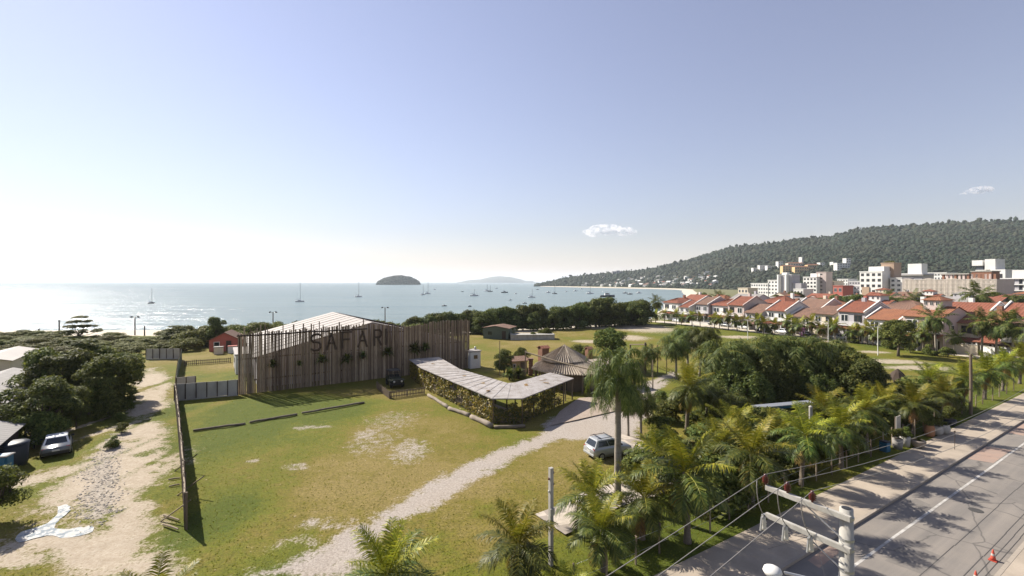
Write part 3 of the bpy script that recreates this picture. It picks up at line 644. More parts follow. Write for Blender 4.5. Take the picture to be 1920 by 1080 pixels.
def tree(key, loc, label, cat='tree', name='tree', rz=None, sc=1.0, group=None):
    cr, tr = TREE[key]; t_ = thing(name, label, cat, loc, random.uniform(0,6.28) if rz is None else rz, group, sc)
    link('crown', cr, t_)
    if tr: link('trunk', tr, t_)
    return t_

# ---------------------------------------------------------------- palms
def frond(r, L, el, droop, nl, wl, leafL, az, base, tw=0.0, vee=.35):
    jit = .55 if vee < -.25 else .12
    """one pinnate frond -> leaflet quads (n,4,3) and rachis points"""
    n = 12; p = np.zeros((n+1,3)); e = el; d = 0.0; st = L/n
    for i in range(n):
        p[i+1] = p[i]+np.array([math.cos(e), 0, math.sin(e)])*st; e -= droop/n*(.35+1.5*i/n)
    q = []; s = np.linspace(.10, .995, nl)
    for k in range(nl):
        u = s[k]*n; i = min(int(u), n-1); c = p[i]+(p[i+1]-p[i])*(u-i); tg = (p[i+1]-p[i])/st; up = np.array([-tg[2],0,tg[0]])
        ll = leafL*(.45+.9*math.sin(math.pi*min(1,s[k]*.86+.10)))*r.uniform(.85,1.1)
        for sd in (-1,1):
            sw = .55+.5*s[k]; dr = np.array([0,sd,0])*math.cos(sw*.75)+tg*math.sin(sw*.75)+up*(vee*.7+r.normal(0,jit))+tg*r.normal(0,jit*.5)+np.array([0,0,-1])*r.uniform(.12,.4)
            dr /= np.linalg.norm(dr); wv = np.cross(dr, up); wv /= max(1e-6, np.linalg.norm(wv)); w = wl*(.6+.6*math.sin(math.pi*s[k]))
            m = c+dr*ll*.5; tip = m+(dr+np.array([0,0,-.55*r.uniform(.6,1.4)]))*ll*.5
            q.append([c-wv*w*.3, c+wv*w*.3, m+wv*w*.5, m-wv*w*.5]); q.append([m-wv*w*.5, m+wv*w*.5, tip+wv*w*.06, tip-wv*w*.06])
    q = np.array(q); R = np.array(Matrix.Rotation(az,3,'Z'))
    return q@R.T+base, p@R.T+base
def palm_proto(seed, th, L, nf, nl, wl, leafL, mat, maty, droopk=1.0, elmin=-.5, elmax=1.45, ndry=4, tr=.13, curve=.25, vee=.35, tmat='trunk', segs=9, low=False):
    r = np.random.default_rng(seed); bend = r.uniform(0,6.28); cx_, cy_ = math.cos(bend)*curve, math.sin(bend)*curve
    pts = [Vector((cx_*(k/segs)**1.6, cy_*(k/segs)**1.6, -.15+(th+.15)*k/segs)) for k in range(segs+1)]
    rs = [tr*(1.55 if k == 0 else 1.12-.35*k/segs)*(1+(.06 if k%2 else -.03)) for k in range(segs+1)]
    q = MB(); q.tube(pts, rs, 6 if low else 9); trunk = q.mesh('trunk', M[tmat], True)
    base = np.array(pts[-1][:])
    G_, Y_, Dr = [], [], []; rq = MB(); rd = MB()
    for i in range(nf):
        u = i/(nf-1); el = elmax+(elmin-elmax)*u**.85+r.normal(0,.07); az = i*2.39996+r.normal(0,.12)
        l_ = L*(.72+.34*math.sin(math.pi*min(1,u*.75+.2)))*r.uniform(.9,1.08)
        f, p = frond(r, l_, el, ((el+1.72)/1.06 if vee < -.25 else droopk)*(1.0 if vee < -.25 else (.35+1.1*u) if u < .36 and ndry else (.75+.75*u))*r.uniform(.85,1.2), nl, wl, leafL, az, base+np.array([math.cos(az),math.sin(az),0])*.07+np.array([0,0,.12*(1-u)]), 0, vee)
        (Y_ if u < .36 else G_).append(f)
        if not low: rq.tube([Vector(x) for x in p[::2]], [.028*(1-.11*j) for j in range(len(p[::2]))], 4)
    for i in range(ndry):
        f, p = frond(r, L*.8, -.55-r.random()*.5, .9, max(8,int(nl*.6)), wl*.8, leafL*.8, i*1.9+r.random(), base-np.array([0,0,.12]), 0, -.2); Dr.append(f)
    G_, Y_ = np.concatenate(G_), np.concatenate(Y_)
    crown = quads_mesh('crown', np.concatenate([G_,Y_]), [mat, maty], np.r_[np.zeros(len(G_)), np.ones(len(Y_))])
    parts = [('trunk', trunk), ('crown', crown)]
    if Dr: parts.append(('dry_frond', quads_mesh('dry_frond', np.concatenate(Dr), M['dry'])))
    if not low: parts.append(('frond_rib', rq.mesh('frond_rib', M['coco_y'])))
    return parts
COCO = [palm_proto(200+i, th, 2.3, 20, 44, .045, .50, M['coco'], M['coco_y'], 1.0, -.45, 1.4, 4, .15, .12) for i, th in enumerate((1.6, 1.9, 2.3, 2.7))]
COCO += [palm_proto(210+i, th, 2.35, 20, 42, .048, .50, M['coco'], M['coco_y'], 1.05, -.55, 1.35, 5, .14, .3) for i, th in enumerate((3.0, 3.5))]
FARP = [palm_proto(220+i, th, 2.1, 15, 16, .12, .52, M['coco'], M['coco_y'], 1.1, -.6, 1.3, 4, .11, .2, .3, 'trunk', 5, True) for i, th in enumerate((2.6, 3.1, 3.6))]
TALLP = [palm_proto(230+i, th, 3.1, 22, 22, .11, .65, M['queen'], M['coco'], 1.5, -.9, 1.2, 3, .16, .3, .1, 'trunk_pale', 7, True) for i, th in enumerate((5.6, 6.4))]
QUEEN = [palm_proto(240, 7.7, 3.7, 36, 70, .045, .55, M['queen'], M['queen'], 3.7, -.5, 1.5, 0, .31, .12, -.35, 'trunk_pale', 12),
         palm_proto(241, 4.4, 2.7, 24, 48, .05, .55, M['queen'], M['queen'], 2.6, -.9, 1.2, 2, .13, .2, -.3, 'trunk_pale', 9),
         palm_proto(242, 5.4, 2.9, 26, 48, .055, .6, M['queen'], M['queen'], 2.5, -.9, 1.25, 2, .14, .4, -.3, 'trunk_pale', 9)]
def palm(parts, loc, label, group=None, rz=None, sc=1.0, name='coconut_palm', cat='palm tree'):
    t_ = thing(name, label, cat, loc, random.uniform(0,6.28) if rz is None else rz, group, sc)
    for nm, me in parts: link(nm, me, t_)
    return t_

# ---- coconut palms along the street fence, nearest first
row = [(728,18.6,2.0,0),(968,20.4,2.0,1),(1131,21.3,2.2,2),(1204,23.9,2.5,2),(1289,23.6,3.5,4),(1410,27.3,3.25,4),(1502,30.2,3.35,5),(1578,33.0,3.0,4),(1626,36.0,3.3,5),(1712,40.6,2.6,3),
       (1768,44.8,2.3,3),(1806,48.6,3.3,5),(1846,52.5,3.2,4),(1880,56.5,3.4,5),(1912,60.5,3.3,4),(1940,65,3.4,5)]
words = {0:'young coconut palm at the bottom edge with low bright yellow green crown',1:'bushy coconut palm standing beside the concrete service post at the bottom',2:'slim coconut palm between the service post and the first fence post',3:'coconut palm just right of the tall queen palm trunk',
 4:'coconut palm on a clear pale trunk behind the third fence post'}
for i, (px, Y, ch, k) in enumerate(row):
    base_h = [1.6,1.9,2.3,2.7,3.0,3.5][k]; sc = ch/base_h; sc = min(1.16,max(.92,sc))*(.86 if i < 4 else 1)
    palm(COCO[k], X(px, Y), words.get(i, nth(i)+' coconut palm counting away from the camera along the street fence'), 'coconut palms along the street fence', None, sc)
x_ = [(1108,25.2,1.0,0,'small coconut palm behind the slabs left of the queen palm trunk'),(1375,35.5,1.05,1,'squat coconut palm among the shrubs in front of the dark grove'),(1288,41.5,1.15,5,'bright green palm with slender pale trunk standing left of the grove'),
      (1232,30,.9,2,'short coconut palm beside the curved slab path'),(1345,31.5,1.0,2,'short coconut palm between the fence row and the grove'),(1066,18.2,.55,0,'small fan of palm leaves low beside the bushy palm at the bottom'),(1460,34.5,.95,1,'low coconut palm at the foot of the weeping trees'),
      (292,16.6,.85,0,'palm whose frond tips just reach the bottom edge by the dirt track'),(1545,38.5,1.0,3,'coconut palm inside the fence in front of the white post'),(1655,43,.95,2,'coconut palm between the garden kiosk and the fence row'),(1745,50,1.0,3,'coconut palm at the edge of the far field behind the fence row')]
for px, Y, sc, k, lab in x_: palm(COCO[k], X(px, Y), lab, None, None, sc)
# ---- queen palms
palm(QUEEN[0], G(1158,945), 'tallest queen palm with long drooping crown and stout pale trunk by the slab path', None, 1.0, (.66,.66,1.0), 'queen_palm')
for px, py, k, sc, lab in [(1178,818,1,.78,'slim queen palm with dark hanging crown just right of the tallest one'),(1202,819,1,.74,'queen palm with drooping crown on the right of the paved drive'),(1290,702,2,1.05,'taller of the two queen palms rising left of the dark grove'),(1268,712,1,1.1,'leaning queen palm beside the bamboo gateway'),(1312,706,2,1.1,'queen palm whose crown merges with the left end of the grove'),(1222,705,1,.8,'small queen palm behind the bamboo gateway post')]:
    palm(QUEEN[k], G(px,py), lab, None, None, sc, 'queen_palm')
# ---- the grove: drooping dark trees
gr = [(1338,770,0,.98),(1362,748,1,1.05),(1392,778,2,1.0),(1415,742,0,1.1),(1440,765,1,1.05),(1462,735,2,1.1),(1490,762,0,1.06),(1512,738,1,1.08),(1535,770,2,.98),(1556,748,0,1.05),(1378,722,1,1.0),(1430,715,2,1.02),(1480,712,0,1.0)]
gs = [.82,1.1,.92,1.18,.86,1.05,1.15,.8,1.12,.95,1.08,.85,1.0]
for i, (px,py,k,s) in enumerate(sorted(gr)):
    s *= gs[i]*.78
    tree('weep%d'%k, G(px,py), nth(i)+' weeping tree from the left in the dark dense grove', 'tree', 'weeping_tree', None, (s*1.08,s*1.08,s*.98), 'weeping trees of the grove')
for px,py,k,s,lab in [(1588,762,'round0',.95,'round leafy tree at the right end of the dark grove'),(1612,772,'dark1',.85,'darker low tree right of the grove before the far lawn'),(1578,735,'round1',.9,'upright leafy tree behind the right end of the grove'),(1142,692,'round2',1.0,'round green tree on the lawn behind the tiled restaurant'),
    (1684,668,'round3',1.05,'spreading multi stemmed tree standing alone on the far lawn'),(1640,762,'dark0',.6,'small dark tree left of the garden kiosk'),(945,702,'dark2',.55,'dense small tree beside the thin pole left of the restaurant'),(975,690,'round0',.5,'small bushy tree behind the yellow hut'),(1090,668,'scrub0',.8,'low leafy tree behind the restaurant roof')]:
    tree(key=k, loc=G(px,py), label=lab, sc=s)
for px,py,k,sc,lab in [(1352,762,1,1.5,'feathery palm at the left end of the dark grove'),(1405,752,2,1.25,'feathery palm rising from the left part of the dark grove'),(1452,748,2,1.32,'feathery palm in the middle of the dark grove'),(1502,752,1,1.55,'shorter feathery palm right of the middle of the grove'),(1540,742,2,1.22,'feathery palm near the right end of the dark grove'),(1325,800,1,.9,'low feathery palm before the left end of the grove'),(1372,812,1,.8,'small feathery palm below the weeping trees')]:
    palm(QUEEN[k], G(px,py), lab, None, None, (sc*.95,sc*.95,sc*.86), 'queen_palm')
# ---- big trees on the left
for px,py,k,sc,lab in [(84,762,'round1',(.95,.95,1.0),'large leafy tree leaning over the grey roof at left'),(125,765,'dark0',(1.08,1.08,.93),'broad dark tree in the middle of the left clump'),(170,752,'round0',(1.1,1.1,.97),'light topped tree at the back of the left clump'),(205,768,'round3',(.98,.98,.92),'dark tree on the right side of the left clump'),(232,748,'round2',(.8,.8,.85),'tree at the edge of the dirt track in the left clump'),
    (72,822,'dark2',(.95,.95,.78),'rounded dark tree above the parked motorcycle'),(120,800,'round3',(.62,.62,.6),'small pale leaved tree between the parked car and the left clump'),(48,818,'round0',(.42,.42,.42),'shrub at the corner of the corrugated shed roof'),(150,752,'tier',(1.5,1.5,1.35),'tiered tree with flat branches topping the left clump'),(-12,985,'round3',(.5,.5,.5),'bush cut by the left edge above the puddle'),(143,803,'round2',(.3,.3,.36),'thin sapling on the grass behind the parked car')]:
    tree(k, G(px,py), lab, sc=sc)
tree('tier', X(150,104), 'tiered sea almond tree with flat branches before the beach', sc=(1.35,1.35,1.12)); tree('tier', X(330,101), 'low spreading sea almond tree left of the red cabin', sc=(1.3,1.3,.75))
# ---- coastal belt
r = random.Random(3); n = 0
LB = 'low olive coastal shrub in the belt before the beach'
for k in range(64):
    px = -60+k*8.4+r.uniform(-6,6); Y = r.uniform(84,101) if k%2 else r.uniform(93,112)
    if px > 262 and px < 345 and Y < 88: Y += 10
    if px > 380: Y = max(Y, 97)
    s = r.uniform(.85,1.25)*(1.1 if px > 345 else .9); tree('scrub%d'%(k%3), X(px,Y), LB, 'shrub', 'coastal_shrub', None, (s,s,s*(r.uniform(.9,1.1) if px > 345 else r.uniform(.5,.72))), 'coastal shrubs behind the beach')
for k in range(26):
    px = 432+k*14+r.uniform(-6,6); Y = r.uniform(100,116); s = r.uniform(.95,1.25); tree('scrub%d'%(k%3), X(px,Y), 'taller olive shrub in the belt behind the big sheet roof', 'shrub', 'coastal_shrub', None, (s,s,s*1.35), 'coastal shrubs behind the shed')
for k in range(34):
    px = 775+k*13+r.uniform(-5,5); Y = np.interp(px,[775,900,1000,1100,1220],[116,122,130,138,146])+r.uniform(-4,4); s = r.uniform(.9,1.2)*(1.25 if px > 1080 else 1.0)*(.85 if px < 850 else 1)
    tree('belt%d'%(k%3), X(px,Y), 'dark rounded tree in the thick belt along the shore', 'tree', 'coastal_tree', None, (s,s,s*r.uniform(.85,1.1)), 'dark coastal trees along the shore')
tree('dark1', X(406,96), 'dark spiky tree beside the red cabin', sc=(.75,.75,.95))
for px,py,k,s,lab in [(962,634,0,1.6,'dense shrub against the right wall of the green shed'),(1022,634,1,1.5,'clipped shrub at the right end of the low ruin'),(1000,636,2,1.0,'small shrub in front of the low ruin')]: tree('bush%d'%k, G(px,py), lab, 'shrub', 'shrub', None, s)
# ---- dark understory behind the fence row
r = random.Random(15)
for i in range(64):
    s_, n_ = r.uniform(1,42), -r.uniform(4.9,11.5); p = RP(s_, n_); k = r.uniform(.9,1.7)
    tree('bush%d'%(i%3), p, 'dense dark shrub in the thicket behind the street fence palms', 'shrub', 'thicket_shrub', None, (k*1.1,k*1.1,k), 'thicket behind the street fence')
for i,(px,py,k) in enumerate([(92,778,1.6),(128,784,1.7),(165,778,1.6),(200,782,1.5),(60,836,1.5),(88,832,1.4),(228,762,1.3)]): tree('bush%d'%(i%3), G(px,py), ORD[i]+' dark bush filling the foot of the left tree clump', 'shrub', 'bush', None, (k,k,k*1.1), 'bushes at the foot of the left tree clump')
# ---- garden shrubs under the palms
r = random.Random(12)
sh = [(1232,765),(1250,790),(1270,770),(1300,800),(1320,785),(1345,815),(1372,800),(1240,820),(1400,830),(1430,815),(1452,840),(1475,855),(1500,840),(1530,850),(1555,835),(1585,825),(1610,812),(1640,800),(1665,790),(1420,880),(1460,890),(1490,880),(1340,850),(1310,835),(1380,860),(1515,815),(1570,800),(1600,790),(1630,785),(1690,768),(1655,775)]
for i,(px,py) in enumerate(sorted(sh)):
    s = r.uniform(.8,1.35); tree('bush%d'%(i%3), G(px,py), nth(i)+' leafy shrub from the left in the planting under the palms', 'shrub', 'garden_shrub', None, (s*1.15,s*1.15,s), 'garden shrubs under the palms')
for i,(px,py,s) in enumerate([(215,838,.5),(228,812,.55),(222,790,.5),(238,768,.6),(206,842,.38),(246,745,.5)]): tree('bush%d'%(i%3), G(px,py), ORD[i]+' low weedy bush from the near end of the rough strip beside the track', 'shrub', 'weedy_bush', None, s, 'weedy bushes beside the dirt track')
# ================================================================ the wooden palisade and the shed behind it
W0 = Vector((-32.8, 54.6, 0)); WD = Vector((26.1, 16.9, 0)).normalized(); WN = Vector((WD.y,-WD.x,0)); WA = math.atan2(WD.y, WD.x)
def wall_t(px): k = (px-CX)/F; return (k*W0.y-W0.x)/(WD.x-k*WD.y)
def wall_p(px, py): t_ = wall_t(px); p = W0+WD*t_; return t_, CH-(py-HY)/F*p.y
T = thing('wooden_palisade', 'tall palisade of weathered upright poles with the word SAFARI in wooden letters', 'palisade', W0, WA)
r = random.Random(4); q = MB(); s = 0.0
topz = lambda t_: np.interp(t_, [0,3,9,14.8,16,18,20.6,22,25,27,31], [7.35,7.35,7.5,7.75,7.7,7.45,7.0,7.05,7.5,7.6,7.55])
while s < 31.1:
    z = topz(s)+r.gauss(0,.09); 
    if s < 15 and r.random() < .22: z += r.uniform(.25,.75)
    rd = r.uniform(.06,.105); y = r.gauss(0,.035)
    q.tube([(s+r.gauss(0,.01),y,-.2),(s+r.gauss(0,.02),y+r.gauss(0,.02),z*.5),(s+r.gauss(0,.045),y+r.gauss(0,.04),z)], [rd, rd*.97, rd*.86], 6)
    s += (r.uniform(.14,.23) if s < 9 else r.uniform(.13,.19) if s < 15 else r.uniform(.11,.15) if s < 24 else r.uniform(.12,.18))
M['pole_wood'] = NT('palisade_pole'); t = M['pole_wood']; g = t.n('ShaderNodeNewGeometry').outputs['Random Per Island']
c = t.ramp(g, [(0,(.13,.09,.062)),(.4,(.26,.195,.135)),(.8,(.38,.295,.205)),(1,(.52,.42,.30))]); nz = t.noise(t.coord((5,5,.8)), 2, 4, .65)
c = t.mix(t.ramp(nz,[(.4,0.),(.7,.55)]), c, (.09,.065,.047)); t.bump(nz,.4,.02); M['pole_wood'] = t.done(c, .88, 0, .2)
q.obj('pole', M['pole_wood'], T)
q = MB(); 
for z, a, b in ((7.05,-.2,15.2),(4.2,-.1,31),(1.6,-.1,31),(6.4,17,31)): q = MB(); q.tube([(a+(b-a)*k/8, (-.13 if z > 7 else .17), z+r.gauss(0,.03)) for k in range(9)], .1, 6); q.obj('rail', M['wood_d'], T)
q = MB()
for k in range(9): q = MB(); q.tube([(k*3.88+.1,.30,-.2),(k*3.88+.1,.3,7.0)], .13, 7); q.obj('post', M['wood_d'], T)
q = MB()
for k in range(8): q = MB(); q.tube([(k*3.88+.4,2.6,0),(k*3.88+.3,.35,4.6)], .08, 6); q.obj('brace', M['wood_d'], T)
# letters as wooden strokes
STR = {'S': [[(1,.92),(.75,1),(.25,1),(0,.85),(0,.62),(.2,.52),(.8,.48),(1,.36),(1,.15),(.75,0),(.25,0),(0,.08)]], 'A': [[(0,0),(.5,1),(1,0)],[(.2,.38),(.8,.38)]], 'F': [[(0,0),(0,1),(1,1)],[(0,.54),(.75,.54)]],
       'R': [[(0,0),(0,1),(.75,1),(1,.85),(1,.65),(.75,.52),(0,.52)],[(.45,.52),(1,0)]], 'I': [[(.5,0),(.5,1)]]}
for ch, px0, px1, y0, y1 in [('S',584,600,626,657),('A',612,629,624,655),('F',641,658,622,652),('A',671,687,620,650),('R',701,714,618,647),('I',720,726,617,645)]:
    ta, zb = wall_p(px0, y1); tb, zt = wall_p(px1, y0); w_ = tb-ta; q = MB()
    for st_ in STR[ch]:
        for a, b in zip(st_, st_[1:]):
            A_ = Vector((ta+a[0]*w_, -.2, zb+a[1]*(zt-zb))); B_ = Vector((ta+b[0]*w_, -.2, zb+b[1]*(zt-zb))); d_ = (B_-A_).normalized(); A_ -= d_*.09; B_ += d_*.09
            n_ = Vector((d_.z,0,-d_.x))*.12; y_ = Vector((0,.07,0))
            q.add([A_-n_-y_,A_+n_-y_,A_+n_+y_,A_-n_+y_,B_-n_-y_,B_+n_-y_,B_+n_+y_,B_-n_+y_], [(0,1,2,3),(7,6,5,4),(0,4,5,1),(1,5,6,2),(2,6,7,3),(3,7,4,0)])
    q.obj('letter_'+ch.lower(), M['letter'], T)
# plants fixed to the palisade
r_ = np.random.default_rng(31)
def rosette(n, L, w, mat, up=.5, seed=1):
    r = np.random.default_rng(seed); P = []
    for i in range(n):
        az = r.uniform(0,6.28); el = r.uniform(-.5,1.3); d = np.array([math.cos(az)*math.cos(el), math.sin(az)*math.cos(el), math.sin(el)]); s_ = np.cross(d,[0,0,1.0]); s_ /= np.linalg.norm(s_)+1e-6
        l_ = L*r.uniform(.6,1.1); a = d*.08; m = d*l_*.55+np.array([0,0,.1*l_]); e = d*l_+np.array([0,0,-.25*l_*r.random()])
        P += [[a-s_*w*.4,a+s_*w*.4,m+s_*w*.5,m-s_*w*.5],[m-s_*w*.5,m+s_*w*.5,e+s_*w*.05,e-s_*w*.05]]
    return quads_mesh('leaves', P, mat)
ROS = [rosette(70,.95,.16,M['leaf_d'],.5,1), rosette(90,1.15,.18,M['leaf_d'],.5,2), rosette(60,.8,.12,M['leaf'],.5,3)]
bsk = MB(); bsk.lathe([(.12,-.35),(.24,-.2),(.26,-.02),(.2,.0)], n=10); bsk = bsk.mesh('basket', M['wood_d'], True)
for i,(px,py,k,s_) in enumerate([(511,683,0,1.0),(560,680,2,.85),(602,674,1,1.0),(649,673,1,1.0),(679,667,0,.95),(725,660,1,1.0),(775,655,1,1.25),(795,652,0,1.2)]):
    t_, z = wall_p(px,py); p = W0+WD*t_+WN*.5
    T2 = thing('hanging_plant', ORD[i]+' dark spiky plant from the left in a basket fixed to the palisade', 'hanging plant', (p.x,p.y,z), i*1.1, 'plants hung on the palisade', s_)
    link('leaves', ROS[k], T2); link('basket', bsk, T2)
# shed
w_ = W0-WN*2.6; T = thing('sheet_roof_shed', 'large shed with low pale sheeted gable roof behind the palisade', 'shed', w_, WA)
a, b, m, e, h, L = 2.2, 31.2, 16.7, 4.05, 7.72, 27.0; ct = .35
q = MB(); q.prism([(a,0),(b,0),(b,e-.15),(m,h-.15),(a,e-.15)], .25, L-.25, 'y'); q.obj('wall', M['lilac'], T)
q = MB(); q.ribbed((a-.5,0,e-.1),(a-.5,L,e-.1),(m,L,h),(m,0,h), 1, 0, .06, 2); q.f.clear(); q.v.clear(); q.m.clear()
for k in range(9):
    y0, y1 = k*3.0, k*3.0+2.94
    for (p0, p1) in (((a-.5,e-.12),(m,h)), ((m,h),(b+.5,e-.12))):
        z = .02*(k%2); q.add([(p0[0],y0,p0[1]+z),(p0[0],y1,p0[1]+z),(p1[0],y1,p1[1]+z),(p1[0],y0,p1[1]+z),(p0[0],y0,p0[1]-.06+z),(p0[0],y1,p0[1]-.06+z),(p1[0],y1,p1[1]-.06+z),(p1[0],y0,p1[1]-.06+z)], [(0,1,2,3),(7,6,5,4),(0,4,5,1),(2,6,7,3),(1,5,6,2),(0,3,7,4)])
q.obj('roof', M['tin_w'], T)
q = MB()
for k in range(1,9): 
    for (p0,p1) in (((a-.5,e-.12),(m,h)),((m,h),(b+.5,e-.12))): q.tube([(p0[0],k*3-.03,p0[1]+.06),(p1[0],k*3-.03,p1[1]+.03)], .022, 4)
q.obj('roof_seam', M['wood_d'], T)
q = MB(); q.boxz(m-3,m+3,.1,.24,0,3.6); q.obj('door', M['wood_d'], T)
# white annex at the left of the palisade
p = G(441.5,702); T = thing('white_annex', 'low white rendered annex at the left end of the palisade', 'annex', p, WA)
q = MB(); q.boxz(0,6.5,0,8.5,0,2.75); q.obj('wall', M['white'], T); q = MB(); q.boxz(-.12,6.6,-.12,8.6,2.754,2.93); q.obj('roof', M['tin_w'], T)
q = MB(); q.boxz(-.04,0,2,3,0,2.1); q.obj('door', M['wood_d'], T); q = MB(); q.boxz(-.04,0,5,6.2,1,2); q.obj('window', M['glass'], T)
# white hut at the right end of the palisade
p = G(881,692); T = thing('white_hut', 'small square white hut with flat roof at the right end of the palisade', 'hut', p, WA)
q = MB(); q.boxz(.1,1.9,0,2.2,0,2.6); q.obj('wall', M['white'], T); q = MB(); q.boxz(-.02,2.02,-.12,2.32,2.604,2.76); q.obj('roof', M['tin_w'], T)
q = MB(); q.boxz(.7,1.35,-.03,0,1.5,2.1); q.obj('window', M['glass'], T); q = MB(); q.lathe([(.16,2.764),(.16,3.15),(.1,3.2)], (1.6,1.2,0), 10); q.obj('vent', M['steel'], T)

# ================================================================ fences
def wfence(name, label, cat, P, h, wd, gap, mat, th=.03, jit=.0, rails=(.3,.8), post=2.0, pmat=None, seed=1, parts=('slat','rail','post'), lean=0):
    """upright boards along a ground polyline"""
    r = random.Random(seed); o = Vector(P[0]); T = thing(name, label, cat, o); qs, qr, qp = MB(), MB(), MB()
    for a, b in zip(P, P[1:]):
        a, b = Vector(a)-o, Vector(b)-o; L = (b-a).length; d = (b-a)/L; an = math.atan2(d.y,d.x); nn = Vector((d.y,-d.x,0)); s = 0
        while s < L:
            z = h+r.gauss(0,jit); c = a+d*(s+wd/2); w = wd*r.uniform(.85,1.05); rx = Matrix.Rotation(an,3,'Z')@Matrix.Rotation(r.gauss(0,jit*.12)+lean,3,'X')@Matrix.Rotation(r.gauss(0,jit*.1),3,'Y')
            qs.box(c+Vector((0,0,z/2-.05)), (w,th,z+.1), M=rx); s += wd+gap
        for z in rails: qr.box((a+b)/2+nn*(-.05)+Vector((0,0,h*z)), (L,.05,.09), an)
        k = max(1, round(L/post))
        for i in range(k+1): qp = MB(); qp.box(a+d*(L*i/k)+nn*(-.09)+Vector((0,0,h*.5-.1)), (.1,.1,h*1.04+.2), an); qp.obj(parts[2], pmat or mat, T)
    qs.obj(parts[0], mat, T); qr.obj(parts[1], pmat or mat, T); return T
near = [G(328,752),G(333,800),G(337,850),G(341,900),G(344,950),G(346,994)]
T = wfence('board_fence', 'long leaning fence of dark boards between the dirt track and the lawn', 'fence', near, 2.0, .17, .02, M['wood_d'], .03, .09, (.25,.6,.93), 2.4, M['wood'], 2)
q = MB(); r = random.Random(5)
for a in near[3:]:
    for k in range(1):
        p = a-near[0]+Vector((r.uniform(-.3,.3), r.uniform(0,2), 0)); q = MB(); q.tube([p+Vector((-1.2-r.random()*.5,-.1,0.02)), p+Vector((-.05,0,1.2))], .04, 5); q.obj('prop', M['wood_l'], T)
q = MB()
for i in range(5): a, b = near[i]-near[0], near[i+1]-near[0]; q.tube([a+Vector((0,0,2.02)),(a+b)/2+Vector((0.03,0,1.98)),b+Vector((0,0,2.03))], .05, 5)
q.obj('top_rail', M['wood_l'], T)
for i,(a,b,lab) in enumerate([((306,983),(334,992),'nearest pale pole lying on the grass by the fence end'),((307,966),(336,975),'second pale pole lying on the grass by the fence end'),((316,899),(338,896),'pale pole lying across the grass half way up the board fence'),((317,912),(337,908),'short pale pole lying just before the middle of the board fence')]):
    q = MB(); A_, B_ = G(*a,.12), G(*b,.12); q.tube([A_-A_, (B_-A_)*.5+Vector((0,0,.02)), B_-A_], [.05,.055,.045], 6); tag(q.obj('pole', M['wood_l'], None, loc=A_), lab, 'pole', 'poles lying beside the board fence')
wfence('garden_fence', 'overgrown dark slat fence running back along the left edge of the drying lawn', 'fence', [G(331,735),G(335,700),G(341,676)], 1.9, .16, .03, M['green_w'], .03, .1, (.3,.85), 2.2, M['wood'], 3)
def panel_fence(label, a, b, n, h, seed):
    r = random.Random(seed); a, b = Vector(a), Vector(b); T = thing('panel_fence', label, 'fence', a, math.atan2(b.y-a.y,b.x-a.x)); L = (b-a).length; w = L/n
    for i in range(n):
        q = MB(); q.box((w*(i+.5),r.gauss(0,.02),h/2+.12), (w-.07,.05,h+r.gauss(0,.03)), M=Matrix.Rotation(r.gauss(0,.012),3,'Y')@Matrix.Rotation(r.gauss(0,.02),3,'X')); q.obj('panel', M['panelc'], T)
    q = MB()
    for i in range(n+1): q.box((w*i,-.04,h/2),(.09,.10,h+.2))
    q.obj('post', M['wood_d'], T); q = MB(); q.box((L/2,-.06,.05),(L,.12,.14)); q.obj('plinth', M['concrete'], T)
panel_fence('six stained grey panels fencing the gap between dirt track and palisade', G(327,752), G(446,741.5), 6, 1.78, 3)
panel_fence('pair of pale panels standing just behind the six panel fence', G(331,737), G(367,733), 2, 1.75, 4)
panel_fence('row of grey panels at the far end of the dirt track', G(274,674), G(338,673.5), 5, 1.75, 5)
wfence('picket_fence', 'low wooden picket fence on the drying lawn behind the panel fence', 'fence', [G(346,686),G(432,680)], .85, .09, .17, M['wood'], .03, .03, (.3,.8), 1.8, None, 6, ('picket','rail','post'))
wfence('picket_fence', 'low brown picket fence around the pen with the old off road car', 'fence', [G(706,728),G(730.5,748),G(796,739)], .85, .1, .09, M['wood'], .03, .04, (.3,.8), 1.8, None, 7, ('picket','rail','post'))
wfence('bamboo_screen', 'brown bamboo screen between the gateway posts right of the restaurant', 'screen', [G(1164,699),G(1209,704)], 1.75, .09, .02, M['wood'], .05, .05, (.3,.8), 1.8, None, 8, ('cane','rail','post'))
T = thing('wooden_gateway', 'gateway of two tall poles with a crossbar on the lawn behind the screen', 'gateway', G(1182,680))
for nm, a, b, rr_ in (('post',G(1182,680),D(1182,645,G(1182,680).y),.14),('post',G(1210,702),D(1210,642,G(1210,702).y),.15),('crossbar',D(1181,646,G(1182,680).y),D(1212,646,G(1210,702).y),.09)):
    q = MB(); q.tube([a,(a+b)/2,b], rr_, 7); q.obj(nm, M['wood'], T, org=T.location)
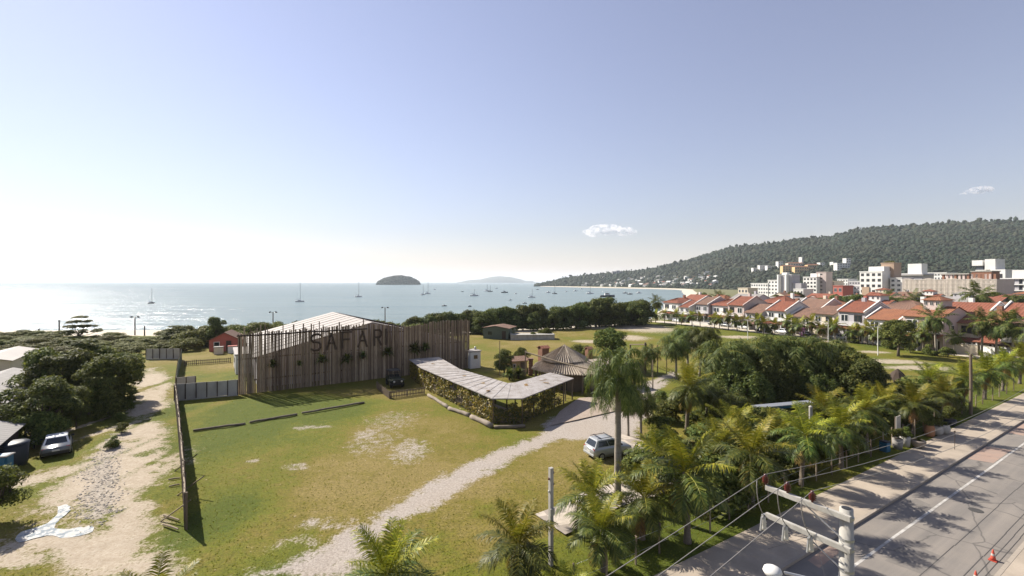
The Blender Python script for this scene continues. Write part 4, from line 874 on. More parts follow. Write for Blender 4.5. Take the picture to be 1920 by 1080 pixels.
# logs edging the lawn
for i,(a,b,lab) in enumerate([((362,807),(460,793.5),'long half sunken log edging the lawn at left'),((467,791.5),(557,776.5),'middle half sunken log edging the lawn'),((567,774.5),(683,754.5),'right half sunken log edging the lawn')]):
    A_, B_ = G(*a,.12), G(*b,.12); q = MB(); q.tube([lerp(A_,B_,k/6)-A_+Vector((random.gauss(0,.03),random.gauss(0,.03),random.gauss(0,.015))) for k in range(7)], .11, 8); tag(q.obj('log', M['log'], None, True, loc=A_), lab, 'log', 'logs edging the lawn')
for i,(a,b,rr_,lab) in enumerate([((803,741),(842,765),.19,'bleached trunk lying at the back of the vine wall'),((843,766),(882,779),.21,'middle bleached trunk lying along the vine wall'),((885,781),(921,798),.26,'thickest bleached trunk lying by the corner of the vine wall'),((926,801),(985,799),.17,'dark low log under the corner of the vine wall')]):
    A_, B_ = G(*a,rr_*.8), G(*b,rr_*.8); q = MB(); q.tube([lerp(A_,B_,k/6)-A_+Vector((random.gauss(0,.04),random.gauss(0,.04),random.gauss(0,.02))) for k in range(7)], [rr_*random.uniform(.88,1.08) for _ in range(7)], 9); tag(q.obj('fallen_trunk', M['stone_log'] if i < 3 else M['log'], None, True, loc=A_), lab, 'log', 'trunks along the vine wall')

# ================================================================ covered walkway with vines
Z0 = 2.5; rp = lambda px, py: G(px, py, Z0)
T = thing('covered_walkway', 'angled covered walkway with grey board roof and yellow green vine walls', 'walkway', G(925,797)); o = T.location
outer = [rp(767,674),rp(790,690),rp(923,747),rp(980,747),rp(1076,709)]; inner = [rp(823,672),rp(862,695),rp(952,722),rp(965,721),rp(1032,702)]
q = MB(); vs = []
for a, b in zip(outer, inner):
    vs += [a, b+Vector((0,0,.22)), a-Vector((0,0,.09)), b+Vector((0,0,.13))]
fs = []
for i in range(4): k = 4*i; fs += [(k,k+4,k+5,k+1),(k+2,k+3,k+7,k+6),(k,k+2,k+6,k+4),(k+1,k+5,k+7,k+3)]
q.add(vs, fs+[(0,1,3,2),(16,18,19,17)]); q.obj('roof', M['awn'], T, org=o)
q = MB()
for i in range(4):
    n = max(2, round((outer[i+1]-outer[i]).length/1.7))
    for k in range(n): a, b = lerp(outer[i],outer[i+1],k/n), lerp(inner[i],inner[i+1],k/n)+Vector((0,0,.22)); q.tube([a+Vector((0,0,.012)), b+Vector((0,0,.012))], .016, 4)
q.obj('roof_batten', M['tin'], T, org=o)
r = random.Random(9); q = MB()
for i in range(14):
    k = r.randrange(4); a = lerp(outer[k],outer[k+1],r.random()); b = lerp(inner[k],inner[k+1],r.random()); p = lerp(a,b,r.uniform(.2,.8))+Vector((0,0,.14)); d = (b-a).normalized(); e = Vector((d.y,-d.x,0)); l_, w2 = r.uniform(.2,.6), r.uniform(.08,.22)
    zz_ = Vector((0,0,.05)); q.add([p-d*l_-e*w2+zz_*0, p-d*l_*.5+e*w2, p+d*l_+e*w2*.6+zz_*l_*1.5, p+d*l_*.6-e*w2+zz_*l_], [(0,1,2,3)])
struct(q.obj('leaf_litter', M['dry'], T, org=o), 'stuff')
q = MB()
edge_ = [lerp(a,b,.07) for a, b in zip(outer, inner)]; back_ = [lerp(a,b,.93) for a,b in zip(outer,inner)]
for line in (edge_, back_):
    for i in range(4):
        n = max(1, round((line[i+1]-line[i]).length/2.1))
        for k in range(n+(i == 3)): p = lerp(line[i],line[i+1],k/n); q = MB(); q.tube([Vector((p.x,p.y,-.1)),Vector((p.x,p.y,2.42+(0 if line is edge_ else .15)))], .075, 7); q.obj('post', M['wood'], T, org=o)
q = MB()
for i in range(4): a, b = edge_[i], edge_[i+1]; q.tube([a-Vector((0,0,.16)), b-Vector((0,0,.16))], .07, 5); a, b = back_[i], back_[i+1]; q.tube([a, b], .07, 5)
q.obj('beam', M['wood_d'], T, org=o)
q = MB(); 
for i in range(3): a,b,c,d = edge_[i],edge_[i+1],back_[i+1],back_[i]; q.add([(v.x,v.y,.11) for v in (a,b,c,d)], [(0,1,2,3)])
q.obj('floor', M['wood_l'], T, org=o)
q = MB(); 
for i in range(4):
    a, b = edge_[i], edge_[i+1]; b = lerp(a,b,.72) if i == 3 else b; L = (b-a).length; n = int(L/.28)
    for k in range(n): p = lerp(a,b,(k+r.random()*.4)/n); q.tube([(p.x,p.y,0),(p.x+r.gauss(0,.03),p.y+r.gauss(0,.03),r.uniform(.9,1.25))], .03, 5)
    for z in (.45,.95,): q.tube([(a.x,a.y,z),(b.x,b.y,z)], .03, 5)
q.obj('railing', M['wood_l'], T, org=o)
r_ = np.random.default_rng(77); C = []; N = []; yv = []
for i in range(4):
    a, b = np.array(edge_[i]), np.array(edge_[i+1]); 
    if i == 3: b = a+(b-a)*.74
    d = b-a; L = np.linalg.norm(d); d /= L; nn = np.array([d[1],-d[0],0]); m = int(L*520)
    s = r_.random(m)*L; z = r_.beta(1.5,1.25,m)*2.25+.05; dens = noise2(s*1.0+i*31, z*1.4, 61, 3, .85); ok = dens > (.37+.06*(z > 1.5)); s, z = s[ok], z[ok]
    C.append(a*[1,1,0]+d*s[:,None]+nn*(r_.normal(.05,.13,len(s)))[:,None]+np.array([0,0,1])*z[:,None]); N.append(np.repeat((nn+[0,0,.5])[None],len(s),0)+r_.normal(0,.6,(len(s),3))); yv.append(r_.random(len(s)) < (.78 if i < 2 else .3))
C, N, yv = np.concatenate(C), np.concatenate(N), np.concatenate(yv); L = r_.uniform(.10,.26,len(C))
link('vine', quads_mesh('vine', leaves(C-np.array(o),N,L,L*.7,r_,.08), [M['leaf_v'],M['leaf_y']], yv.astype(int)), T)

# ================================================================ restaurant
C0 = Vector((6.9,60.0,0)); T = thing('tiled_restaurant', 'round restaurant with two tiers of weathered clay tile roof', 'restaurant', C0)
def ring(R, z, n=8, off=.2): return [Vector((R*math.cos(off+2*math.pi*k/n), R*math.sin(off+2*math.pi*k/n), z)) for k in range(n)]
a, b = ring(3.15,3.35), ring(.12,5.02); q = MB()
for k in range(8): q.ribbed(a[k],a[(k+1)%8],b[(k+1)%8],b[k], 7, .17, .05)
q.obj('upper_roof', M['oldtile'], T)
OF = Vector((.75,-.1,0)); a2, b2 = [v+OF for v in ring(5.2,2.25)], [v+OF*.5 for v in ring(2.8,3.22)]; q = MB()
for k in range(8): q.ribbed(a2[k],a2[(k+1)%8],b2[(k+1)%8],b2[k], 12, .17, .05)
q.obj('lower_roof', M['oldtile'], T)
q = MB()
for k in range(8): q.tube([a[k]+Vector((0,0,.06)), b[k]+Vector((0,0,.08))], .10, 6); q.tube([a2[k]+Vector((0,0,.06)), b2[k]+Vector((0,0,.06))], .10, 6)
q.obj('hip_tile', M['oldtile'], T, True)
q = MB(); q.lathe([(2.6,2.9),(2.6,3.36)], n=8); q.obj('clerestory', M['wood_d'], T)
q = MB(); q.lathe([(3.9,0),(3.9,2.35)], OF, n=8); q.obj('wall', M['wood'], T)
q = MB()
for k in range(8):
    p = ring(4.7,0)[k]+OF; q = MB(); q.tube([p,p+Vector((0,0,2.3))], .12, 7); q.obj('post', M['wood'], T)
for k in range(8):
    an = .2+2*math.pi*(k+.5)/8; q = MB(); q.box((3.62*math.cos(an)+OF.x,3.62*math.sin(an)+OF.y,1.1),(.06,1.7,2.0),an); q.obj('shade_panel', M['black'], T)  # black panels stand in for the shade inside the openings
q = MB(); q.lathe([(.05,5.0),(.16,5.08),(.05,5.3)], n=8); q.obj('finial', M['oldtile'], T)
# porch wing on the right with its own tile slope
q = MB(); P = [Vector((3.0,-5.2,2.2)),Vector((9.2,-1.4,2.2)),Vector((6.8,2.2,3.3)),Vector((1.4,-1.6,3.3))]; q.ribbed(*P, 20, .09, .05); q.obj('porch_roof', M['oldtile'], T)
q = MB()
for k in range(4): p = lerp(P[0],P[1],k/3)+Vector((-.2,.3,0)); q = MB(); q.tube([(p.x,p.y,0),(p.x,p.y,2.2)], .12, 7); q.obj('porch_post', M['wood'], T)
q = MB(); q.boxz(3.4,6.4,.2,.5,0,2.7); q.obj('porch_wall', M['wood_d'], T)
for px,py,h,w_,lab in [(1104,700,3.6,.8,'square brick chimney on the right side of the tiled restaurant'),(1019,692,3.3,1.25,'broad brick stack capped with red tiles left of the restaurant roof')]:
    p = G(px,py); T2 = thing('brick_chimney', lab, 'chimney', p, .5); q = MB(); q.boxz(-w_/2,w_/2,-w_/2,w_/2,0,h); q.obj('stack', M['brick'], T2)
    q = MB(); k = w_*.62; q.ribbed((-k,-k,h),(k,-k,h),(k,0,h+.35),(-k,0,h+.35),6,.05,.04); q.ribbed((k,k,h),(-k,k,h),(-k,0,h+.35),(k,0,h+.35),6,.05,.04); q.obj('cap', M['terra'] if w_ > 1 else M['brick'], T2)
T = thing('stone_pillar', 'rough brick pillar beside the walkway roof and the tall white pole', 'pillar', G(995,704)); q = MB()
for k in range(7): q.box((random.gauss(0,.02),random.gauss(0,.02),.17+.33*k),(.62,.62,.31),random.gauss(0,.05))
q.obj('shaft', M['brick'], T, bevel=.04); q = MB(); q.box((0,0,2.42),(.8,.8,.14)); q.obj('cap', M['terra_d'], T)
p = G(958,699); T = thing('yellow_hut', 'small ochre hut with a white framed window left of the restaurant', 'hut', p, .35)
q = MB(); q.boxz(0,2.6,0,2.6,0,1.7); q.obj('wall', M['ochre'], T); q = MB(); q.ribbed((-.2,-.3,1.7),(2.8,-.3,1.7),(2.8,1.3,2.2),(-.2,1.3,2.2),12,.05,.04); q.ribbed((2.8,2.9,1.7),(-.2,2.9,1.7),(-.2,1.3,2.2),(2.8,1.3,2.2),12,.05,.04); q.obj('roof', M['terra_d'], T)
q = MB(); q.boxz(.3,.8,-.05,0,.65,1.3); f_ = q.obj('window', M['white'], T); q = MB(); q.boxz(.4,.7,-.06,-.052,.75,1.2); q.obj('pane', M['glass'], f_)
q = MB(); q.boxz(1.5,2.2,-.04,0,0,1.5); q.obj('door', M['wood'], T)
for px,py0,py1,lab,rr_ in [(937,705,640,'thin wooden pole standing left of the yellow hut',.06),(985,704,658,'tall whitish pole in front of the brick pillar',.085),(1620/1.0,790,752,'slim pole in the garden behind the fence palms',.05),(1060,752,714,'pole at the open end of the walkway',.07),(1250,702,640,'thin pole on the lawn behind the queen palms',.06),(1233,700,648,'dark slender pole right of the bamboo gateway',.08),(1188,748,690,'wooden drive post beside the drooping palms',.1),(1224,730,676,'leaning wooden post beside the drive',.08)]:
    a = G(px,py0); b = D(px,py1,a.y); T2 = thing('pole', lab, 'pole', a); q = MB(); q.tube([(0,0,-.1),(0,0,b.z*.5),(0,0,b.z)], [rr_,rr_,rr_*.85], 7); q.obj('shaft', M['wood_l'], T2); q = MB(); q.lathe([(rr_*.9,b.z),(rr_*1.1,b.z+.04),(rr_*.4,b.z+.09)], n=8); q.obj('cap', M['wood'], T2)
A_, B_ = D(985,660,58.5), D(1124,697,52.5); q = MB(); q.tube([(0,0,0),(B_-A_)*.5-Vector((0,0,.12)),B_-A_], .085, 7); tag(q.obj('roof_beam', M['wood_l'], None, loc=A_), 'long pale pole slung down across the tiled restaurant roof', 'beam')
# low agave like planting by the walkway
for i,(px,py,s_,lab) in enumerate([(955,712,1.5,'spiky plant filling the inner corner of the walkway'),(972,710,1.3,'spiky plant beside the brick pillar'),(1006,704,1.0,'dark spiky plant between pillar and tiled roof'),(1500,900,1.0,'spiky plant under the street fence palms'),(1355,905,1.0,'spiky plant in the shade left of the pavement')]):
    T2 = thing('spiky_plant', lab, 'plant', G(px,py), i, None, s_); link('leaves', ROS[i%3], T2, (0,0,.45)); q = MB(); q.tube([(0,0,-.1),(0,0,.5)], .1, 6); q.obj('stem', M['bark'], T2)

# ================================================================ green shed, ruin, red cabin, left roofs
a, b = G(906,635), G(953,637); T = thing('green_shed', 'weathered green shed with low rusty roof on the far lawn', 'shed', a, math.atan2(b.y-a.y,b.x-a.x)); L = (b-a).length
q = MB(); q.prism([(0,0),(L,0),(L,2.6),(L*.5,3.05),(0,2.6)], 0, 5.5, 'y'); q.obj('wall', M['green_w'], T)
q = MB(); q.ribbed((-.3,5.7,2.62),(-.3,-.3,2.62),(L*.5,-.3,3.16),(L*.5,5.7,3.16),10,.04,.03); q.ribbed((L+.3,-.3,2.62),(L+.3,5.7,2.62),(L*.5,5.7,3.16),(L*.5,-.3,3.16),10,.04,.03); q.obj('roof', M['terra_d'], T)
q = MB(); q.boxz(L-1.6,L-.6,-.04,0,0,2); q.obj('door', M['wood_d'], T); q = MB(); q.boxz(1.2,2.2,-.04,0,1,1.8); q.obj('window', M['glass'], T)
a, b = G(958,638), G(1040,637); T = thing('low_ruin', 'low roofless grey wall overgrown with shrubs beside the green shed', 'ruin', a, math.atan2(b.y-a.y,b.x-a.x)); L = (b-a).length
q = MB(); q.boxz(0,L,0,.25,0,1.1); q.boxz(0,.25,.25,3,0,1.5); q.boxz(L-.25,L,.25,3,0,1.3); q.obj('wall', M['concrete'], T); q = MB(); q.boxz(-.1,L+.1,-.1,3.1,1.104,1.25); q.obj('slab', M['concrete'], T)
def gable_house(name, label, cat, loc, rz, w, d, e, h, wm, rm, ribs=14, doors=True):
    T = thing(name, label, cat, loc, rz); q = MB(); q.prism([(0,0),(w,0),(w,e),(w/2,h),(0,e)], 0, d, 'y'); q.obj('wall', wm, T)
    q = MB(); q.ribbed((-.35,d+.3,e-.1),(-.35,-.3,e-.1),(w/2,-.3,h+.09),(w/2,d+.3,h+.09),ribs,.035,.05); q.ribbed((w+.35,-.3,e-.1),(w+.35,d+.3,e-.1),(w/2,d+.3,h+.09),(w/2,-.3,h+.09),ribs,.035,.05); q.obj('roof', rm, T)
    if doors:
        q = MB(); q.boxz(w*.55,w*.55+.9,-.04,0,0,2.05); q.obj('door', M['wood_d'], T); q = MB(); q.boxz(w*.15,w*.15+1,-.05,0,1,1.9); f_ = q.obj('window', M['white'], T); q = MB(); q.boxz(w*.15+.08,w*.15+.92,-.06,-.052,1.08,1.82); q.obj('pane', M['glass'], f_)
    return T
gable_house('red_cabin', 'dark red gabled cabin among shrubs left of the palisade', 'cabin', G(392,660), .35, 5.2, 5.5, 2.2, 3.6, M['redw'], M['terra_d'])
gable_house('grey_roof_house', 'house at the left edge with broad grey corrugated roof', 'house', (-52.1,38.7,0), .607, 6, 16, 2.4, 3.3, M['cream'], M['tin'], 22)
gable_house('low_house', 'low house with pale flat roof among trees at the left edge', 'house', (-73.1,60.7,0), .607, 4.2, 13, 2.7, 3.15, M['cream'], M['tin_w'], 18)
gable_house('corrugated_shed', 'open shed with old striped corrugated roof by the motorcycle', 'shed', (-39.6,29.6,0), .607, 4, 5.4, 2.15, 2.75, M['wood_d'], M['tin'], 12)
for px,py,lab,mt in [(436,662,'white utility box with pink cover beside the annex','white'),(410,664,'pale water tank in front of the red cabin','cream')]:
    T = thing('utility_box', lab, 'box', G(px,py), .4); q = MB(); q.boxz(-.7,.7,-.5,.5,0,1.3); q.obj('body', M[mt], T, bevel=.04); q = MB(); q.boxz(-.76,.76,-.56,.56,1.304,1.42); q.obj('lid', M['redw'] if mt == 'white' else M['tin'], T)
# ================================================================ houses, apartment blocks, hillside buildings
q = MB(); q.box((0,-.03,0),(1,.06,1)); WF = {k: q.mesh('window', M[k]) for k in ('white','wood_d','lilac')}
q = MB(); 
for sx in (-1,1): q.quad((sx*.235-.20,-.066,-.42),(sx*.235+.20,-.066,-.42),(sx*.235+.20,-.066,.42),(sx*.235-.20,-.066,.42))
WG = q.mesh('pane', M['glass'])
def window(T, x, y, z, w, h, rz=0, fm='white'):
    f_ = link('window', WF[fm], T, (x,y,z), rz, (w,1,h)); link('pane', WG, f_); return f_
VR = math.atan2(U.y, U.x)-math.pi/2            # local y -> +U (away from the street), local x -> towards the camera
def townhouse(label, loc, w, d, e, h, wm, rm, style, seed, group, rz=None, ribs=16):
    r = random.Random(seed); T = thing('house', label, 'house', loc, VR if rz is None else rz, group); wm_, rm_ = M[wm], M[rm]
    hip = style == 'hip'
    q = MB()
    if hip: q.boxz(0,w,0,d,0,e)
    else: q.prism([(0,0),(d,0),(d,e),(d*.5,h-.12),(0,e)], 0, w, 'x')
    q.obj('wall', wm_, T)
    q = MB(); ov = .5
    if hip:
        k = min(w,d)*.42; A = [(-ov,-ov,e),(w+ov,-ov,e),(w+ov,d+ov,e),(-ov,d+ov,e)]; P0, P1 = ((k,d/2,h),(w-k,d/2,h)) if w >= d else ((w/2,k,h),(w/2,d-k,h))
        if w >= d: F4 = [(A[0],A[1],P1,P0),(A[1],A[2],P1,P1),(A[2],A[3],P0,P1),(A[3],A[0],P0,P0)]
        else: F4 = [(A[0],A[1],P0,P0),(A[1],A[2],P1,P0),(A[2],A[3],P1,P1),(A[3],A[0],P0,P1)]
        for a,b,c,dd in F4: q.ribbed(a,b,Vector(c)+Vector((0,0,.001)),dd,ribs,.05,.07)
    else:
        q.ribbed((-.15,-ov,e-.16),(w+.15,-ov,e-.16),(w+.15,d/2,h),(-.15,d/2,h),ribs,.05,.07); q.ribbed((w+.15,d+ov,e-.16),(-.15,d+ov,e-.16),(-.15,d/2,h),(w+.15,d/2,h),ribs,.05,.07)
    rf = q.obj('roof', rm_, T)
    if style == 'parapet':                     # raised verge bands on the party walls
        for x in (0, w):
            q = MB(); q.prism([(-.35,e-.35),(-.35,e+.12),(d*.5,h+.38),(d+.35,e+.12),(d+.35,e-.35),(d*.5,h-.3)], x-.14, x+.14, 'x'); q.obj('verge', M['white'] if r.random() < .7 else wm_, T)
    if r.random() < .75:
        cx_ = r.uniform(.25,.75)*w; q = MB(); z0 = lerp(e,h,.55); q.boxz(cx_-.4,cx_+.4,d*.62,d*.62+.7,z0-.4,h+.9); c_ = q.obj('chimney', wm_ if r.random() < .6 else M['brick'], rf)
    if style == 'tower':
        q = MB(); q.boxz(w*.3,w*.72,d*.3,d*.7,h-1.2,h+1.2); q.obj('tower', wm_, T); q = MB(); k = .35
        a_ = [(w*.3-k,d*.3-k,h+1.2),(w*.72+k,d*.3-k,h+1.2),(w*.72+k,d*.7+k,h+1.2),(w*.3-k,d*.7+k,h+1.2)]; tp = Vector((w*.51,d*.5,h+2.1))
        for i in range(4): q.ribbed(a_[i],a_[(i+1)%4],tp+Vector((.05,0,0)),tp,6,.04,.05)
        q.obj('tower_roof', rm_, T)
        for i in range(3): window(T, w*(.36+.145*i), d*.3, h+.55, .55, .8)
    # upper storey windows / balcony, canopy of tiles over the ground floor
    zb = e*.52; n = 2 if w < 8 else 3
    for i in range(n): window(T, w*(i+.5)/n, 0, zb+(e-zb)*.5, w/n*.58, (e-zb)*.52, 0, r.choice(['white','white','wood_d']))
    for i in range(n-1): window(T, w*(i+.7)/n, 0, 1.35, w/n*.5, 1.3)
    q = MB(); q.boxz(w*.78,w*.78+.95,-.05,0,0,2.1); q.obj('door', M['wood_d'], T)
    for i in range(2): window(T, w, d*(.3+.35*i), zb+1.1, .9, 1.0, math.pi/2)
    q = MB(); q.ribbed((-.1,-1.9,zb-.75),(w+.1,-1.9,zb-.75),(w+.1,-.02,zb-.1),(-.1,-.02,zb-.1),ribs,.05,.06); q.obj('canopy', rm_ if r.random() < .8 else M['terra'], T)
    for i in range(3): q = MB(); x = .15+(w-.3)*i/2; q.boxz(x-.1,x+.1,-1.8,-1.6,0,zb-.72); q.obj('porch_post', M['white'], T)
    if r.random() < .6:
        q = MB(); z = zb+.05; q.boxz(w*.08,w*.92,-1.0,-.02,z-.12,z)
        for k in range(4): q.boxz(w*.08,w*.92,-1.0,-.95,z+.18+k*.22,z+.25+k*.22)
        for k in range(5): x = w*(.08+.21*k); q.boxz(x-.03,x+.03,-1.0,-.94,z,z+.95)
        q.obj('balcony', M['white'], T)
    return T
L0, L1 = G(1236,599), G(1990,690)            # house fronts, far end to near end
Lv = (L1-L0); Ln = Lv.length; Ld = Lv/Ln; HR = math.atan2(Ld.y, Ld.x)
front = [('white','terra','hip',9.5,6.0,7.7),('white','terra','parapet',6.4,5.6,7.5),('lilac','terra_d','parapet',7.2,5.7,7.9),('white','terra','hip',9.6,6.1,8.2),('pink','terra','parapet',7.4,5.9,8.3),('lilac','terra_d','gable',6.8,5.5,7.8),
         ('white','terra','parapet',7.4,5.6,7.9),('cream','terra_d','parapet',7.2,5.4,7.4),('cream','terra_d','gable',6.6,5.5,7.2),('lilac','terra','parapet',7.4,6.0,8.1),('white','terra_o','parapet',8.0,5.9,7.9),('pink','terra_o','tower',8.4,6.1,8.0),('cream','terra_o','gable',7.6,6.0,8.2),('white','terra_d','hip',8.6,5.6,7.6)]
flabs = ['white house with two hipped red roofs at the far end of the row','narrow white house with white balcony second from the far end of the row','grey house with dull brown roof and dark gable in the far part of the row','wide white house with bright red hipped roof in the row','pinkish house with steep red roof and shaded gable beside the wide hipped house','grey house with brown roof half hidden behind short palms','white house with red tiles and white verge bands behind the flowering shrub','cream house with old brown roof and orange canopy','cream house with brown gabled roof in the middle of the row','grey house with large red front slope and bare gable wall','white house with orange roof behind the tall palm','pinkish house with small rooftop tower and orange tiles','cream house with orange gable roof at the right','white house with brown hipped roof at the right edge of the row']
front = [(a,b,c,d*.80,e+r_h,h+r_h) for (a,b,c,d,e,h),r_h in zip(front,[.2,-.5,.6,0,.9,-.6,.3,-.7,.4,.8,-.3,.7,-.2,.4])]
tot = sum(f[3] for f in front); gap = (Ln-tot)/len(front); s = 0
for i,(wm,rm,st_,w,e,h) in enumerate(front):
    p = L0+Ld*s+U*random.Random(i+3).uniform(1.0,6.5); s += w+gap
    townhouse(flabs[i], (p.x,p.y,0), w, 9.5, e, h, wm, rm, st_, 100+i, 'houses in the front row along the street', HR)
def rowhouses(s0, off, specs, labs, seed, group):
    s = s0; r = random.Random(seed)
    for i,(wm,rm,st_,w,e,h) in enumerate(specs):
        p = L0+Ld*s+U*(off+r.uniform(-1,2)); s += w+r.uniform(1.0,4)
        townhouse(labs[i], (p.x,p.y,0), w, 9, e, h, wm, rm, st_, seed*10+i, group, HR+r.choice([0,0,0,.0]), 14)
spec2 = [('white','terra','gable',9,6.6,8.8),('white','terra_o','hip',10,6.6,9.0),('lilac','tin','gable',10,7.5,9.6),('white','terra','hip',9,7.2,9.3),('cream','terra_d','parapet',8,6.5,8.8),('redw','terra','hip',9,6.8,9.0),('white','terra_d','hip',9,7.2,9.2),('white','terra','parapet',8,7.0,9.2),('lilac','terra','parapet',8.5,7.0,9.4),('cream','terra_o','tower',10,6.6,8.4),('ochre','terra_o','tower',9,6.4,8.6)]
lab2 = ['white house with red gable roof seen over the far end of the front row','white house with orange hipped roof in the second row','long grey gabled building behind the wide red roof','white house with red hipped roof behind the front row','cream house with verge bands in the second row','dark red walled house in the second row','white house with old brown hipped roof in the second row','tall white house with red roof in the second row','grey house with red roof and verge bands in the second row','cream house topped by a small square tower in the second row','ochre house with orange tiles and tower near the right edge']
rowhouses(-2, 15.5, spec2, lab2, 31, 'houses in the second row')
spec3 = [('lilac','lilac','gable',12,7.0,9.0),('pink','terra_o','gable',11,7.2,9.4),('lilac','tin','gable',13,8.2,9.8),('white','terra_o','hip',10,7.6,9.8),('white','terra','tower',9,8.2,10.0),('cream','terra_o','hip',10,7.6,9.8),('white','terra_d','hip',10,8.4,10.4),('white','terra','gable',9,7.8,9.8),('cream','terra_o','hip',11,7.6,9.4)]
lab3 = ['grey gabled hall behind the second row at the far end','pinkish house with broad orange roof in the third row','wide pale grey gabled hall in the third row','white house with orange hipped roof in the third row','white house with small windowed tower in the third row','cream house with orange hipped roof in the third row','white house with brown hipped roof below the tan tower','white house with red gable in the third row','cream house with broad orange roof before the netted building']
spec3 = [(a,b,c,w_,e-1.5,h-1.5) for a,b,c,w_,e,h in spec3]
rowhouses(-6, 33, spec3, lab3, 57, 'houses in the third row')
# garden walls and parked cars come with the street objects below
for i,(a,b,h,mt,lab) in enumerate([((1715,655),(1762,660),1.7,'white','white garden wall left of the big red porch roof'),((1766,661),(1830,668),1.9,'cream','cream garden wall below the big red porch roof'),((1836,669),(1888,678),1.9,'white','white garden wall at the foot of the tall palms'),((1892,679),(1960,690),1.8,'cream','cream garden wall at the right edge of the lawn'),((1290,607),(1345,612),.9,'white','low white wall in front of the far houses'),((1350,613),(1420,619),1.0,'white','low white wall before the wide hipped house')]):
    A_, B_ = G(*a)+U*1.0, G(*b)+U*1.0; T = thing('garden_wall', lab, 'wall', A_, math.atan2(B_.y-A_.y,B_.x-A_.x)); L = (B_-A_).length
    q = MB(); q.boxz(0,L,-.1,.1,0,h); q.obj('wall', M[mt], T); q = MB(); q.boxz(-.04,L+.04,-.15,.15,h+.003,h+.1); q.obj('coping', M['concrete'], T)
T = thing('porch_roof', 'big low red tiled carport roof on posts in front of the houses at right', 'carport', G(1815,668)+U*3.2, HR); w = 9.5
q = MB(); q.ribbed((0,-.5,2.5),(w,-.5,2.5),(w-1.2,4.5,4.6),(1.2,4.5,4.6),20,.05,.06); q.ribbed((0,5.5,4.1),(0,-.5,2.5),(1.2,4.5,4.6),(1.2,4.55,4.6),10,.05,.06); q.obj('roof', M['terra'], T)
for k in range(4): q = MB(); q.boxz(.3+k*2.9,.5+k*2.9,0,.2,0,2.5); q.obj('post', M['white'], T)

# ---- blocks
def block(label, px0, px1, ptop, Y, d, wm, floors, cols, cat='apartment block', name='apartment_building', rz=0.0, z0=-.3, win=(.55,.5), extra=None, fm='lilac', roofslab=True, zb=None):
    C_ = X((px0+px1)/2, Y); rz = HR+rz; dx_, dy_ = math.cos(rz), math.sin(rz)     # facade faces the lawn, like the houses
    hit = lambda px: (lambda k: (k*C_.y-C_.x)/(dx_-k*dy_))((px-CX)/F)
    t0, t1 = hit(px0), hit(px1); x0, y0_ = C_.x+dx_*t0, C_.y+dy_*t0; zt = CH-(ptop-HY)/F*Y; zb = z0 if zb is None else zb
    T = thing(name, label, cat, (x0,y0_,zb), rz); w, h = t1-t0, zt-zb
    q = MB(); q.boxz(0,w,0,d,0,h); q.obj('wall', M[wm], T)
    if roofslab: q = MB(); q.boxz(-.2,w+.2,-.2,d+.2,h+.003,h+.45); q.obj('parapet', M['white'] if wm in ('white','lilac') else M[wm], T)
    if floors:
        fh = h/floors; cw = w/cols
        for i in range(floors):
            if zb+fh*i+fh < 5 and zb < 1: continue
            for j in range(cols): window(T, cw*(j+.5), 0, fh*(i+.52), cw*win[0], fh*win[1], 0, fm)
            for j in range(max(1,int(d/5))): window(T, 0, d*(j+.5)/max(1,int(d/5)), fh*(i+.52), 1.2, fh*win[1], -math.pi/2, fm)
    return T, w, h
def boxpart(T, nm, mat, *b): q = MB(); q.boxz(*b); return q.obj(nm, M[mat], T)
T, w, h = block('slim white windowless tower with rounded corner shafts', 1460, 1484, 516, 290, 9, 'lilac', 0, 1, 'tower', 'white_tower', 0.15)
for x in (0,w*.62): q = MB(); q.lathe([(1.15,0),(1.15,h+.4)], (x+.4,-.2,0), 14); q.obj('shaft', M['white'], T)
boxpart(T,'rooftop_box','white',w*.1,w*.5,2,5,h+.46,h+1.8); boxpart(T,'wing','lilac',w+.01,w+5.5,.8,7,0,h*.72)
T, w, h = block('white apartment block with ribbon windows left of the brown tower', 1506, 1531, 520, 300, 12, 'white', 7, 4, fm='wood_d'); boxpart(T,'roof_terrace','white',w*.3,w,3,9,h+.46,h+2.6)
T, w, h = block('narrow pinkish brown tower with a column of small dark windows', 1531, 1549, 511, 296, 7, 'pink', 8, 1, 'tower', 'brown_tower', 0.12, win=(.22,.3), fm='wood_d')
T, w, h = block('blank cream walled block right of the brown tower', 1549, 1564, 528, 302, 9, 'cream', 4, 1, win=(.2,.3)); block('low dark red walled building behind the houses', 1562, 1580, 537, 240, 8, 'redw', 3, 2, 'building', 'red_building')
T, w, h = block('white hotel with stepped roof left of the tan tower', 1612, 1654, 510, 270, 16, 'white', 6, 4, 'hotel', 'white_hotel', fm='wood_d'); boxpart(T,'penthouse','white',w*.3,w*.98,2,10,h+.46,h+3.2); boxpart(T,'tan_bay','tan',w*.12,w*.45,-.5,-.01,0,h*.55)
T, w, h = block('tan tiled tower with planted top', 1652, 1676, 494, 268, 8, 'tan', 0, 1, 'tower', 'tan_tower', 0.1); boxpart(T,'slot_window','black',w*.55,w*.9,-.08,-.01,h*.50,h*.56)
link('roof_garden', TREE['scrub0'][0], T, (w*.5,3,h-.2), 0, (1,1,.7))
T, w, h = block('white apartment wing with paired windows right of the tan tower', 1669, 1691, 522, 262, 10, 'white', 6, 2, fm='lilac'); boxpart(T,'shade_flank','lilac',w+.01,w+.3,0,10,0,h)  # thin grey slab puts the shade of the right side into the colour
T, w, h = block('white rooftop block on a long flat roof', 1682, 1729, 514, 300, 12, 'lilac', 0, 1, 'building', 'flat_roof_building'); boxpart(T,'lift_house','white',w*.36,w*.9,2,8,h+.46,h+6.8); boxpart(T,'eaves_slab','concrete',-1.5,w+1.5,-1.5,13,h-.9,h-.5)
